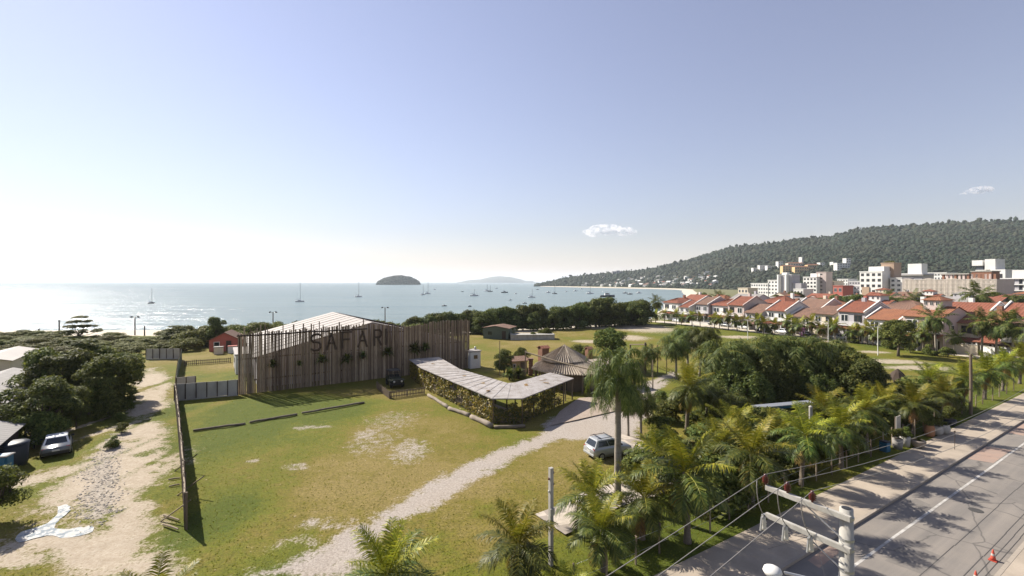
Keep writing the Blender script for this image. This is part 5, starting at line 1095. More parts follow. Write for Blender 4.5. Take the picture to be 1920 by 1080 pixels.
# building under construction wrapped in nets
T, w, h = block('long apartment block under construction wrapped in pale netting', 1697, 1866, 524, 235, 16, 'pink', 7, 22, 'construction site', 'construction_building', 0.0, fm='wood_d', win=(.5,.6), roofslab=False)
q = MB(); n = 120; vs = []; r_ = random.Random(3)
for i in range(n+1):
    x = -1+(w+2)*i/n; sag = .13*math.sin(i*.9)+.10*math.sin(i*2.3)
    for k,(z,y) in enumerate(((h+.3,-.9),(h*.66,-1.15+sag*.6),(h*.33,-1.25+sag),(0,-1.6+sag*1.5))): vs.append((x+.3*math.sin(i*.5)*k*.3, y, z+(.5*math.sin(i*.21) if k == 0 else 0)))
q.add(vs, [(4*i+k,4*i+4+k,4*i+5+k,4*i+1+k) for i in range(n) for k in range(3) if not (i in range(22,30) and k > 1)])
t = NT('scaffold_netting'); nz = t.noise(t.coord((.5,.5,.05)), 1.2, 4, .6); t.done(t.mix(nz,(.60,.54,.46),(.46,.40,.34)), .9, 0, .1); tr_ = t.n('ShaderNodeBsdfTransparent'); ms = t.n('ShaderNodeMixShader'); t.l(t.ramp(nz,[(.3,.62),(.65,.3)]), ms.inputs[0]); t.l(t.p.outputs[0], ms.inputs[1]); t.l(tr_.outputs[0], ms.inputs[2]); t.l(ms.outputs[0], t.out.inputs['Surface'])
q.obj('netting', t.m, T, True)
q = MB()
for k in range(8): q.boxz(-.3,w+.3,-.5,0,h*k/7-.12,h*k/7+.12)
q.obj('floor_slab', M['concrete'], T)
for k in range(13): x = w*(.42+.045*k); boxpart(T,'roof_pillar','pink' if k%3 else 'brick',x,x+.9,2,3,h+.13,h+2.6)
boxpart(T,'roof_ring','concrete',w*.40,w*.72,1.4,8,h+2.61,h+3.1); boxpart(T,'brick_bay','brick',w*.74,w*.94,2,9,h+.13,h+3.8); boxpart(T,'brick_bay_roof','concrete',w*.73,w*.95,1.7,9.3,h+3.81,h+4.2)
T, w, h = block('modern white penthouse of stacked boxes above the netted block', 1830, 1882, 507, 275, 14, 'white', 0, 1, 'building', 'white_penthouse', zb=6)
boxpart(T,'upper_box','white',-1.5,w*.28,-1,9,h+3.0,h+6.3); boxpart(T,'glass_room','glassb',0,w*.26,0,8,h+.46,h+2.99); boxpart(T,'tall_box','white',w*.36,w*.74,-1,9,h+.46,h+6.8); boxpart(T,'low_box','white',w*.6,w*1.12,-2,-.01,h*.3,h+.44); boxpart(T,'slot_window','black',w*.92,w*1.02,-2.08,-2.01,h*.45,h*.85)
T, w, h = block('dark glass apartment block with white floor bands at the right edge', 1866, 2010, 522, 230, 16, 'glassb', 0, 1, roofslab=False)
for k in range(4): boxpart(T,'floor_band','white',-1,w+1,-1.3,.2,h-.25-k*3.1,h+.25-k*3.1)
for k in range(9): boxpart(T,'white_pier','white' if k%2 else 'lilac',w*(.06+.11*k),w*(.06+.11*k)+(.5 if k%2 else 1.6),-.35,-.01,0,h-.3)
boxpart(T,'penthouse','white',w*.24,w*.75,0,9,h+.26,h+4.4)
block('grey flat block between the red building and the hotel', 1584, 1612, 536, 290, 10, 'lilac', 4, 5); block('low white villa behind the houses', 1488, 1506, 543, 260, 8, 'white', 3, 3, 'building', 'white_villa')
block('pale building tucked behind the left end of the second row', 1384, 1402, 541, 280, 8, 'cream', 3, 3, 'building', 'pale_building')
for a in [('wide white apartment block with balconies behind the far houses',1408,1440,532,330,12,'white',5,7),('white apartment block left of the slim tower',1440,1458,526,320,10,'white',6,3),('pale block in the gap right of the slim tower',1490,1507,533,330,10,'cream',5,4),('tall white block behind the red building',1570,1590,524,340,10,'white',7,4),('grey and white block next to the hotel',1592,1613,528,330,10,'lilac',6,4),('white block standing behind the netted site',1740,1775,512,330,12,'white',8,6)]: block(*a)
# hillside complexes, seated on the slope
def on_hill(px, py):
    tt = np.linspace(0,1.0,400); x, y, z = hill_z(np.full(400,float(px)), tt); pys = HY-(z-CH)/y*F
    i = int(np.argmin(np.abs(pys-py))); return float(x[i]), float(y[i]), float(z[i])
def hill_block(label, px0, px1, pt, pb, wm, floors, cols, rm=None, nm='hillside_building', cat='building'):
    x, Y, z = on_hill((px0+px1)/2, pb); w, h = (px1-px0)/F*Y, (pb-pt)/F*Y
    T = thing(nm, label, cat, (x-w/2, Y-10, z-4)); h += 4; q = MB(); q.boxz(0,w,0,9,0,h); q.obj('wall', M[wm], T)
    for i in range(floors):
        for j in range(cols): window(T, w*(j+.5)/cols, 0, 4+(h-4)*(i+.5)/floors, w/cols*.6, (h-4)/floors*.5, 0, 'lilac')
    q = MB()
    if rm: 
        for (a_,b_) in ((( -.6,-.8),(w+.6,-.8)),): q.ribbed((-.6,-.8,h),(w+.6,-.8,h),(w-1,4.5,h+1.8),(1,4.5,h+1.8),8,.05,.08); q.ribbed((w+.6,9.8,h),(-.6,9.8,h),(1,4.5,h+1.8),(w-1,4.5,h+1.8),8,.05,.08)
        q.obj('roof', M[rm], T)
    else: q.boxz(-.3,w+.3,-.3,9.3,h+.003,h+.5); q.obj('parapet', M[wm], T)
    return T
for i,(a) in enumerate([('lower white terrace house at the left of the hillside cluster',1408,1422,503,509,'white',2,4),('white hillside block with roof tank',1420,1436,498,507,'white',3,4),('long white hillside terrace next to the yellow hotel',1434,1455,499,505,'white',2,6),('white stair tower at the left end of the yellow hotel',1454,1463,491,503,'white',3,2)]): hill_block(*a)
for a in [('left wing of the yellow hillside hotel with tiled roof',1462,1482,499,511,'ochre',3,4,'terra_o'),('upper wing of the yellow hillside hotel',1472,1500,494,503,'cream',2,6,'terra_o'),('main wing of the yellow hillside hotel with pale roof',1484,1510,501,511,'ochre',2,6,'terra_o'),('right wing of the yellow hillside hotel',1508,1528,497,503,'ochre',1,5,'terra_o')]: hill_block(*a)
hill_block('thin white lookout tower above the yellow hotel',1497,1500,483,498,'white',0,1); hill_block('small white house on the forest slope right of the hotel',1531,1540,493,499,'white',2,2)
hill_block('white hillside apartment block with stepped end',1562,1586,494,505,'white',3,5); hill_block('square white upper block of the hillside apartments',1579,1588,485,497,'white',3,2); hill_block('tiny white house left of the hillside apartments',1555,1562,492,497,'white',1,1)
hill_block('crenellated grey building on the skyline of the headland',1147,1166,509,515,'lilac',2,5); hill_block('stubby tower on the skyline of the headland',1155,1161,506,511,'lilac',1,1)
for i,px in enumerate((1519,1523,1527)):
    x, Y, z = on_hill(px,446); T = thing('radio_mast', ['left','middle','right'][i]+' thin radio mast on the ridge of the hill','mast',(x,Y,z-2),0,'radio masts on the ridge'); q = MB(); h_ = (30,26,21)[i]
    q.tube([(0,0,0),(0,0,h_)],[.22,.12],4); q.obj('shaft', M['steel'], T); q = MB(); q.boxz(-.6,.6,-.1,.1,h_*.8,h_*.83); q.boxz(-.45,.45,-.1,.1,h_*.9,h_*.93); q.obj('aerial', M['steel'], T)
# small white houses sprinkled over the headland
q = MB(); q.prism([(0,0),(8,0),(8,5.2),(4,7),(0,5.2)], 0, 9, 'y'); hw = q.mesh('wall', M['white'])
q = MB(); q.prism([(0,0),(8,0),(8,6.4),(0,6.4)], 0, 9, 'y'); hw2 = q.mesh('wall', M['white'])
rfs = {}
for k in ('terra','tin','terra_d','white'):
    q = MB(); q.add([(-.5,-.5,5.05),(-.5,9.5,5.05),(4,9.5,7.12),(4,-.5,7.12),(8.5,-.5,5.05),(8.5,9.5,5.05)], [(0,3,2,1),(3,4,5,2)]); rfs[k] = q.mesh('roof', M[k])
q = MB(); q.boxz(-.3,8.3,-.3,9.3,6.4,6.9); rfs['flat'] = q.mesh('roof', M['white'])
wq = MB()
for zz2 in (1.4,4): 
    for xx2 in (1.6,4,6.4): wq.boxz(xx2-.7,xx2+.7,-.06,-.01,zz2-.6,zz2+.6)
wqm = wq.mesh('windows', M['glass'])
r = random.Random(17)
def hh(px, py, sc, k):
    x, Y, z = on_hill(px, py); T = thing('headland_house', 'small pale house among trees on the far wooded headland', 'house', (x,Y-6,z-1.0), r.uniform(-.7,.7), 'small pale houses on the headland', sc)
    link('wall', hw2 if k == 'flat' else hw, T); link('roof', rfs[k], T); link('windows', wqm, T)
for i in range(150):
    px = r.choice([r.uniform(1075,1300), r.uniform(1140,1330), r.uniform(1160,1345)]); base = np.interp(px,[1050,1100,1200,1300,1345],[538,539,539,538,536]); sky_ = np.interp(px,PX,PY)
    py = base-abs(r.gauss(0,.30))*(base-sky_-2); py = max(py, sky_+5); hh(px, py, r.uniform(.75,1.35), r.choice(['white','tin','tin','terra','terra_d','flat','flat']))

# more roofs, small blocks and trees filling the town between the rows and the blocks
r = random.Random(44); sp_ = []
for i in range(20):
    px = 1372+i*28+r.uniform(-8,8); Y = r.uniform(185,225); wm = r.choice(['white','white','cream','lilac','pink']); rm = r.choice(['terra','terra_o','terra_d','tin','terra']); e = r.uniform(4.8,6.8); p = X(px, Y)
    townhouse(nth(i)+' house from the left in the crowded back rows before the apartment blocks', (p.x,p.y,0), r.uniform(8,12), r.uniform(8,10), e, e+r.uniform(1.6,2.4), wm, rm, r.choice(['hip','gable','gable','tower']), 500+i, 'crowded houses of the back rows', HR+r.choice([0,math.pi/2,0]), 10)
for i in range(26):
    px = 1290+i*25+r.uniform(-10,10); Y = r.uniform(150,215) if px > 1400 else r.uniform(175,230); s = r.uniform(.85,1.5)
    tree(r.choice(['round0','round1','round2','dark0','round3']), X(px,Y), 'leafy garden tree rising between the roofs of the town', 'tree', 'garden_tree', None, s, 'garden trees between the houses')
# ================================================================ vehicles
def wheel_parts(q, c, r_, w):
    R = Matrix.Rotation(math.pi/2,3,'X'); q.lathe([(r_*.55,-w/2),(r_*.92,-w/2),(r_,-w*.35),(r_,w*.35),(r_*.92,w/2),(r_*.55,w/2)], c, 14, R)
def car(label, loc, rz, paint, kind='hatch', L=3.95, Wd=1.66, H=1.5, group=None, glassk='glass', cat='car', name='parked_car'):
    """length along local x (front +x)"""
    T = thing(name, label, cat, loc, rz, group); hw_ = Wd/2; b = bmesh.new()
    if kind == 'suv': belt, roof, rx0, rx1, wx0, wx1 = .95, H, -L*.38, L*.04, -L*.47, L*.25
    elif kind == 'sedan': belt, roof, rx0, rx1, wx0, wx1 = .88, H, -L*.17, L*.11, -L*.33, L*.24
    else: belt, roof, rx0, rx1, wx0, wx1 = .92, H, -L*.36, L*.08, -L*.45, L*.25
    # body shell from cross sections along x
    st_ = [(-.5,.42,.36,.80,.86),(-.485,.30,.28,belt-.08,.93),(-.42,.22,.22,belt,.985),(-.2,.2,.2,belt+.01,1.0),(.1,.2,.2,belt-.01,1.0),(.27,.2,.2,belt-.05,.985),(.40,.22,.22,belt-.16,.95),(.475,.26,.26,belt-.26,.88),(.5,.34,.34,belt-.36,.80)]
    vs = []
    for (x,_,zl,zu,k) in st_:
        w_ = hw_*k; vs += [(x*L,-w_*.93,zl),(x*L,-w_,lerp(zl,zu,.4)),(x*L,-w_*.985,lerp(zl,zu,.8)),(x*L,-w_*.90,zu),(x*L,0,zu+.035),(x*L,w_*.90,zu),(x*L,w_*.985,lerp(zl,zu,.8)),(x*L,w_,lerp(zl,zu,.4)),(x*L,w_*.93,zl)]
    n = 9; q = MB(); fs = [(i*n+k,(i+1)*n+k,(i+1)*n+k+1,i*n+k+1) for i in range(len(st_)-1) for k in range(n-1)]+[(i*n+n-1,(i+1)*n+n-1,(i+1)*n,i*n) for i in range(len(st_)-1)]
    q.add(vs, fs+[tuple(range(n-1,-1,-1)), tuple((len(st_)-1)*n+k for k in range(n))]); q.obj('body', M[paint], T, True)
    q = MB(); a, c = hw_*.90, hw_*.70; z0, z1 = belt-.02, roof
    lo = [(wx0,-a,z0),(wx1,-a,z0),(wx1,a,z0),(wx0,a,z0)]; hi = [(rx0,-c,z1-.03),(rx1,-c,z1-.03),(rx1,c,z1-.03),(rx0,c,z1-.03)]
    q.add(lo+hi+[(rx0*.5+rx1*.5,0,z1+.03)], [(0,1,5,4),(1,2,6,5),(2,3,7,6),(3,0,4,7),(4,5,8),(5,6,8),(6,7,8),(7,4,8)]); q.obj('cabin', M[paint], T, bevel=.03)
    # glass panes set a little proud of the cabin faces
    def pane(name, A_, B_, C_, D_, i0=.08, j0=.14, i1=.92, j1=.86):
        A_,B_,C_,D_ = map(Vector,(A_,B_,C_,D_)); nrm = (B_-A_).cross(D_-A_).normalized()*.012; f = lambda u,v: lerp(lerp(A_,B_,u),lerp(D_,C_,u),v)+nrm
        q = MB(); q.quad(f(i0,j0),f(i1,j0),f(i1,j1),f(i0,j1)); q.obj(name, M[glassk], T)
    pane('rear_window', lo[3],lo[0],hi[0],hi[3]); pane('windscreen', lo[1],lo[2],hi[2],hi[1])
    for (p,q_,r_,s_) in ((lo[0],lo[1],hi[1],hi[0]),(lo[2],lo[3],hi[3],hi[2])): pane('side_window',p,q_,r_,s_,.10,.14,.50,.86); pane('side_window',p,q_,r_,s_,.53,.14,.90,.86)
    for sx in (-.31,.31):
        for sy in (-1,1):
            q = MB(); wheel_parts(q,(sx*L,sy*(hw_-.09),.30),.30,.2); w_ = q.obj('wheel', M['rubber'], T, True); q = MB(); q.lathe([(.02,.0),(.17,.0),(.19,.03),(.02,.04)],(sx*L,sy*(hw_+.005),.30),10,Matrix.Rotation(-sy*math.pi/2,3,'X')); q.obj('rim', M['steel'], w_)
    for sy in (-1,1):
        q = MB(); q.box((-L*.483,sy*hw_*.76,belt-.16),(.06,.22,.22)); q.obj('tail_light', M['redl'], T, bevel=.02); q = MB(); q.box((L*.475,sy*hw_*.66,.58),(.06,.3,.14)); q.obj('headlight', M['cream_light'], T, bevel=.02)
        q = MB(); q.box((wx1-.25,sy*(hw_+.04),belt+.08),(.12,.2,.13)); q.obj('wing_mirror', M['black'], T, bevel=.03)
    q = MB(); q.box((-L*.493,0,.42),(.14,Wd*.9,.2)); q.obj('rear_bumper', M['black'] if kind == 'sedan' else M[paint], T, bevel=.04)
    q = MB(); q.box((L*.485,0,.40),(.14,Wd*.86,.2)); q.obj('front_bumper', M[paint], T, bevel=.04)
    q = MB(); q.box((-L*.503,0,.60),(.012,.42,.12)); q.obj('number_plate', M['cream_light'], T)
    if kind == 'suv':
        for sy in (-1,1): q = MB(); q.tube([(rx0+.05,sy*c*.86,z1+.07),(rx1-.1,sy*c*.86,z1+.07)],.025,5); q.obj('roof_rail', M['black'], T)
        for x in (rx0*.75, rx0*.05): q = MB(); q.box((x,0,z1+.10),(.07,c*1.9,.03)); q.obj('roof_bar', M['black'], T)
    return T
p = G(107,846); car('grey old saloon car with pale roof parked on the grass beside the motorcycle', p, rad(133), 'carg', 'sedan', 3.95, 1.72, 1.38)
for o in bpy.data.objects:
    if o.name.startswith('cabin'): o.data.materials[0] = M['carw']
p = G(1140,853); car('silver tall hatchback with roof bars parked behind the tallest palm trunk', p, rad(24), 'silver', 'suv', 3.6, 1.6, 1.5)
# motorcycle
p = G(64,838); T = thing('motorcycle', 'motorcycle with white mirrors standing on the grass near the grey saloon car', 'motorcycle', p, rad(135))
for x in (-.65,.65):
    q = MB(); R = Matrix.Rotation(math.pi/2,3,'X'); q.lathe([(.22,-.06),(.29,-.06),(.31,0),(.29,.06),(.22,.06)],(x,0,.31),16,R); w_ = q.obj('wheel', M['rubber'], T, True); q = MB(); q.lathe([(.03,-.04),(.2,-.01),(.2,.01),(.03,.04)],(x,0,.31),12,R); q.obj('rim', M['steel'], w_)
for nm, mt, pts, rr_ in [('frame','black',[(-.6,0,.35),(-.2,0,.45),(.1,0,.4),(.45,0,.85)],.06),('fork','steel',[(.65,.09,.31),(.48,.09,.95)],.03),('fork','steel',[(.65,-.09,.31),(.48,-.09,.95)],.03),('handlebar','black',[(.36,-.36,1.06),(.45,-.2,1.0),(.47,0,.98),(.45,.2,1.0),(.36,.36,1.06)],.025),('exhaust','steel',[(.1,-.16,.32),(-.3,-.17,.34),(-.75,-.18,.44)],.05),('seat','black',[(-.72,0,.82),(-.35,0,.76),(-.02,0,.78)],.12),('tank','carg',[(-.02,0,.80),(.18,0,.88),(.36,0,.86)],[.12,.17,.09]),('engine','steel',[(-.12,0,.42),(.18,0,.45)],.17)]:
    q = MB(); q.tube(pts, rr_, 8); q.obj(nm, M[mt], T, True)
for sy in (-1,1): q = MB(); q.box((.36,sy*.4,1.22),(.03,.14,.1)); q.obj('mirror', M['white'], T, bevel=.02)
q = MB(); q.lathe([(.05,0),(.1,.03),(.1,.09),(.04,.12)],(.6,0,.93),10,Matrix.Rotation(math.pi/2,3,'Y')); q.obj('headlamp', M['cream_light'], T, True)
q = MB(); q.box((-.78,0,.78),(.05,.14,.08)); q.obj('tail_light', M['redl'], T); q = MB(); q.tube([(-.45,0,.64),(-.75,0,.62),(-.95,0,.45)],[.1,.09,.07],6); q.obj('mudguard', M['carw'], T, True)
# old off road car in the pen
p = G(740,723); T = thing('off_road_car', 'old dark olive open off road car standing in shade inside the picket pen', 'off-road car', p, rad(-62))
for nm, mt, bx in [('chassis','black',(-1.6,1.6,-.6,.6,.42,.6)),('tub','jeepg',(-1.7,.4,-.78,.78,.6,1.15)),('bonnet','jeepg',(.4,1.7,-.62,.62,.6,1.1)),('bumper','black',(1.75,1.9,-.8,.8,.45,.62)),('grille','black',(1.705,1.73,-.45,.45,.62,1.02)),('rack','black',(-1.5,.3,-.75,.75,1.95,2.0))]:
    q = MB(); q.boxz(*bx); q.obj(nm, M[mt], T, bevel=.03)
for sx in (-1.1,1.15):
    for sy in (-1,1): q = MB(); wheel_parts(q,(sx,sy*.72,.4),.4,.26); q.obj('wheel', M['rubber'], T, True)
for sy in (-1,1):
    q = MB(); q.prism([(.62,.9),(1.7,.9),(1.72,1.0),(.55,1.0)], sy*.62 if sy > 0 else -.92, sy*.92 if sy > 0 else -.62, 'y'); q.obj('mudguard', M['jeepg'], T)
    q = MB(); q.lathe([(.04,0),(.13,.02),(.12,.08)],(1.74,sy*.48,.86),12,Matrix.Rotation(math.pi/2,3,'Y')); q.obj('headlight', M['cream_light'], T, True)
q = MB(); q.tube([(.38,-.7,1.1),(.25,-.7,1.75),(.25,.7,1.75),(.38,.7,1.1)],.035,6); q.obj('windscreen_frame', M['jeepg'], T)
q = MB(); q.tube([(-1.4,-.72,1.1),(-1.4,-.72,1.95),(-1.4,.72,1.95),(-1.4,.72,1.1)],.035,6); q.tube([(.25,-.7,1.75),(-1.4,-.72,1.95)],.03,6); q.tube([(.25,.7,1.75),(-1.4,.72,1.95)],.03,6); q.obj('roll_bar', M['black'], T)
q = MB(); q.boxz(-.45,.0,-.6,-.1,1.0,1.45); q.boxz(-.45,.0,.1,.6,1.0,1.45); q.obj('seat', M['black'], T, bevel=.05)
# parked cars along the side street
pl = ['white car at the far end of the side street','dark car between the far palms of the side street','grey car before the narrow white house','pale car in front of the wide hipped house','black car in the shade by the low white wall','white car below the house with white verge bands','dark car near the flowering shrub','silver car before the brown gabled house','white car parked beside the lone tree','grey car beside the white garden wall']
for i,(px,py,pt) in enumerate([(1262,605,'carw'),(1318,610,'card'),(1352,614,'carg'),(1386,618,'carw'),(1420,624,'card'),(1458,627,'carw'),(1505,632,'card'),(1560,638,'silver'),(1621,641,'carw'),(1708,655,'carg')]):
    car(pl[i], G(px,py)+U*2.6, HR+(math.pi if i%2 else 0), pt, 'sedan' if i%3 else 'hatch', 4.1, 1.7, 1.42, 'cars parked along the side street')

# ================================================================ boats
M['sailc'] = pm('furled_sail', (.30,.33,.40), (.22,.25,.32), 1, .8, .1, .01)
def hullmesh(L, B, D_):
    q = MB(); n = 9; vs = []; S_ = 10
    for i in range(S_+1):
        u = i/S_; w_ = B/2*(1-max(0,(u-.45)/.55)**2.2)*(.82+.18*min(1,u/.2)); zt = D_*(1+.35*max(0,u-.4)); x = -L/2+L*u
        for k in range(n): a = math.pi*k/(n-1); vs.append((x+.12*D_*(u > .95)*math.sin(a/1), w_*math.cos(a)*(1-.25*math.sin(a)), zt-(zt+.35*D_*(1-max(0,u-.6)))*math.sin(a)**.8))
    fs = [(i*n+k,(i+1)*n+k,(i+1)*n+k+1,i*n+k+1) for i in range(S_) for k in range(n-1)]+[tuple(range(n)), tuple(S_*n+k for k in range(n))[::-1]]
    fs += [(i*n,i*n+n-1,(i+1)*n+n-1,(i+1)*n) for i in range(S_)]
    return q.add(vs, fs)
def boat(label, px, py, Lpx, kind, dark=False, rz=0.0, mast=None, n=0):
    p = G(px, py, SEA); L = max(3.2, Lpx/F*p.y*1.05); B = L*.31; D_ = L*.13
    T = thing('sailing_boat' if kind == 'sail' else 'motor_boat', label, 'boat', p, rz, 'sailing boats at anchor in the bay' if kind == 'sail' else 'small craft moored in the bay')
    hullmesh(L,B,D_).obj('hull', M['hulld' if dark else 'hull'], T, True)
    if kind == 'sail':
        q = MB(); q.prism([(-L*.25,D_),(L*.22,D_*1.05),(L*.12,D_*1.7),(-L*.2,D_*1.75)],-B*.28,B*.28,'y'); c_ = q.obj('cabin', M['hull'], T); q = MB(); q.boxz(-L*.12,L*.08,-B*.285,B*.285,D_*1.25,D_*1.55); q.obj('windows', M['glass'], c_)
        H = (mast/F*p.y) if mast else L*1.3; rr_ = max(.09, .16*p.y/500)
        q = MB(); q.tube([(L*.06,0,D_),(L*.06,0,H)],[rr_,rr_*.7],6); q.obj('mast', M['hulld'], T)
        q = MB(); q.tube([(L*.05,0,D_*2.6),(-L*.38,0,D_*2.5)],rr_*1.5,6); q.obj('furled_sail', M['sailc'], T)
        q = MB(); q.tube([(L*.48,0,D_*1.4),(L*.06,0,H*.95)],.03,4); q.tube([(-L*.48,0,D_*1.2),(L*.06,0,H*.97)],.03,4); q.obj('rigging', M['steel'], T)
    else:
        q = MB(); q.prism([(-L*.2,D_),(L*.2,D_*1.1),(L*.1,D_*2.2),(-L*.18,D_*2.3)],-B*.33,B*.33,'y'); c_ = q.obj('cabin', M['hull'], T); q = MB(); q.boxz(-L*.14,L*.07,-B*.335,B*.335,D_*1.5,D_*2.0); q.obj('windows', M['glass'], c_)
        q = MB(); q.tube([(-L*.1,0,D_*2.2),(-L*.1,0,D_*3.6)],.06*L/6,5); q.obj('aerial', M['steel'], T)
        if L > 9: q = MB(); q.boxz(-L*.35,L*.12,-B*.36,B*.36,D_*2.9,D_*3.05); q.obj('canopy', M['hull'], T)
for a in [('sailing yacht seen end on, nearest the left edge of the bay',284,569,13,'sail',True,1.45,29),('sailing yacht with pale hull left of the near island',562,566,15,'sail',False,.15,37),('yacht with white hull anchored just left of the near island',672,557,12,'sail',False,.5,29),('left yacht of the close pair right of the near island',793,553,9,'sail',False,.4,18),('right yacht of the close pair right of the near island',802,551,10,'sail',False,.2,22),('white yacht with short mast in the middle of the moored boats',889,555,15,'sail',False,.1,13),('distant yacht at the back of the moored boats',913,546,9,'sail',False,.3,13),('small far yacht next to the distant one',919,547,9,'sail',True,.2,12),('white yacht with leaning mast right of centre',997,558,13,'sail',False,-.2,16),('yacht near the headland beach with tall mast',1040,551,9,'sail',True,.2,17),('thin masted yacht off the far beach',1106,551,13,'sail',False,.1,14),
          ('dark hulled motor boat in the middle of the bay',946,549,12,'motor',True,.1),('little white launch right of the near island',815,543,5,'motor',False,.3),('tiny launch left of the middle yachts',867,547,5,'motor',True,.2),('small launch on the far side of the moorings',931,541,5,'motor',False,.2),('small pale launch between the moored yachts',967,551,6,'motor',False,.8),('small open launch close to the tree belt',833,574,9,'motor',True,.5),('tiny dinghy close to the dark tree belt',881,575,5,'motor',True,1.0),('tiny tender drifting in front of the moored yachts',957,563,7,'motor',False,.1),('low dinghy nearest the belt of dark trees at right',984,569,6,'motor',True,.2),('launch with white cabin off the headland tip',1028,549,9,'motor',False,.3),('white launch moored off the headland beach',1079,546,8,'motor',False,.2),
          ('largest motor cruiser with dark hull off the far beach',1139,557,26,'motor',True,.05),('dark launch between the cruiser and the beach',1172,550,9,'motor',True,.2),('dark launch moored behind the big cruiser',1181,552,10,'motor',True,.1),('white launch nearest the houses',1198,550,10,'motor',False,.1),('launch close in by the white beach',1062,547,5,'motor',False,.4),('small launch far out near the horizon',1090,542,5,'motor',False,.2),('tiny boat off the low headland point',1008,543,5,'motor',True,.1)]: boat(*a)

# ================================================================ poles, lamps, wires
PP = Vector((6.98, 9.5, 0)); zt = 8.78
T = thing('utility_pole', 'grey concrete utility pole with two crossarms at the bottom right', 'utility pole', PP)
q = MB(); q.tube([(0,0,-.5),(0,0,4),(0,0,zt)],[.2,.165,.122],18); q.obj('shaft', M['concrete'], T, True)
q = MB(); q.lathe([(.09,zt+.002),(.09,zt+.01),(.02,zt+.015)],n=12); q.obj('top_hole', M['black'], T)
A0 = V.copy()
ins = []; fuses = []
for k,(dz,py0) in enumerate(((-.13,0),(-.78,1))):
    e = PP+A0*1.66; q = MB(); c = A0*.72+Vector((.0,-.0,zt+dz)) ; ang = math.atan2(A0.y,A0.x); off = Vector((-RD.x,-RD.y,0))*.16
    q.box(c+off, (1.74,.09,.115), ang); q.obj('crossarm', M['concrete'], T, bevel=.008)
    q = MB(); q.tube([A0*.72+off*1.0+Vector((0,0,zt+dz-.06)), off*.75+Vector((0,0,zt+dz-.5))],.016,5); q.obj('brace', M['steel'], T)
    for z in (zt+dz-.05, zt+dz-.5): q = MB(); q.lathe([(.138,z-.025),(.138,z+.025)],n=16); q.obj('clamp', M['steel'], T)
    for j,s in enumerate((1.6,1.1,.58)):
        b = A0*s+off+Vector((0,0,zt+dz+.06))
        if k == 0:
            q = MB(); q.lathe([(.025,0),(.025,.05),(.07,.06),(.04,.085),(.078,.10),(.04,.125),(.078,.14),(.04,.165),(.07,.18),(.03,.215),(.035,.24)],b,12); i_ = q.obj('insulator', M['porc'], T, True); ins.append(PP+b+Vector((0,0,.24)))
        else:
            b2 = A0*(s+.02)+off*1.25+Vector((0,0,zt+dz-.02)); q = MB(); q.lathe([(.04,-.34),(.065,-.32),(.065,-.27),(.045,-.24),(.065,-.21),(.045,-.18),(.065,-.15),(.045,-.11),(.05,-.02)],b2,10); f_ = q.obj('fuse_cutout', M['cream_light'], T, True)
            q = MB(); q.tube([b2+off*.5+Vector((0,0,-.02)), b2+off*.85+Vector((0,0,-.32))],.026,6); q.obj('fuse_tube', M['steel'], f_); q = MB(); q.box(b2+Vector((0,0,.0)),(.05,.12,.06),ang); q.obj('bracket', M['steel'], f_); fuses.append(PP+b2)
q = MB(); q.tube([off*.5+Vector((0,0,7.1)),off*3+A0*.35+Vector((0,0,7.25)),off*5.5+A0*.8+Vector((0,0,7.3))],.03,6); q.obj('lamp_arm', M['steel'], T)
q = MB(); lc = off*6.6+A0*.95+Vector((0,0,7.3)); q.lathe([(.04,-.10),(.15,-.07),(.19,0),(.17,.06),(.08,.11),(.02,.12)],lc,14); q.obj('lamp_head', M['white'], T, True)
# conductors
nxt = PP+RD*35; prv = lambda p: p+Vector((-.766,-.642,0))*24+Vector((0,0,.2))
def wire(label, pts, r_=.009, mat='steel', group=None, name='power_line'):
    o_ = Vector(pts[0]); q = MB(); q.tube([Vector(p)-o_ for p in pts], r_, 5); return tag(q.obj(name, M[mat], None, True, loc=o_), label, 'cable', group)
for j,p in enumerate(ins):
    far_ = p+RD*36+Vector((0,0,.05)); pts = [prv(p)+(p-prv(p))*k/6 for k in range(7)]+[lerp(p,far_,k/18)-Vector((0,0,4*1.05*(k/18)*(1-k/18))) for k in range(1,19)]
    wire(['outer','middle','inner'][j]+' bare power line over the crossarm, counted from the arm tip', pts, .0072, 'tin', 'bare power lines along the street')
    f_ = fuses[j]; a = lerp(p,prv(p),.020+.004*j); m = (a+f_)/2+Vector((-.16,-.10,-.06)); wire(['outer','middle','inner'][j]+' looped jumper cable between the two crossarms', [lerp(lerp(a,m,k/6),lerp(m,f_,k/6),k/6) for k in range(7)], .011, 'tin', 'jumper cables on the utility pole', 'jumper_cable')
lowp = PP+Vector((0,0,6.2)); wire('dark low telephone cable crossing the pavement below the crossarms', [lowp+Vector((-.12,0,0)), lerp(lowp,G(1500,1040)+Vector((0,0,3.0)),.5), G(1440,1078)+Vector((0,0,1.2))], .006, 'black', None, 'telephone_cable')
# service post at the bottom
p = X(1033,21.7); T = thing('service_post', 'square concrete service post with insulators at the bottom centre', 'post', p, .5); q = MB(); q.prism([(-.09,-.09),(.09,-.09),(.09,.09),(-.09,.09)],-.2,4.65); q.obj('shaft', M['concrete'], T)
for z,dx in ((4.35,.13),(4.1,-.13),(3.8,.13),(3.5,-.13)): q = MB(); q.lathe([(.02,0),(.05,.02),(.03,.05),(.05,.08),(.02,.11)],(dx,-.02,z),9); q.obj('insulator', M['porc'] if z > 3.6 else M['cream_light'], T, True)
q = MB(); q.box((.0,-.13,2.6),(.22,.1,.34)); q.obj('meter_box', M['steel'], T, bevel=.02); q = MB(); q.tube([(.11,0,-.1),(.11,0,4.2)],.02,5); q.obj('conduit', M['black'], T)
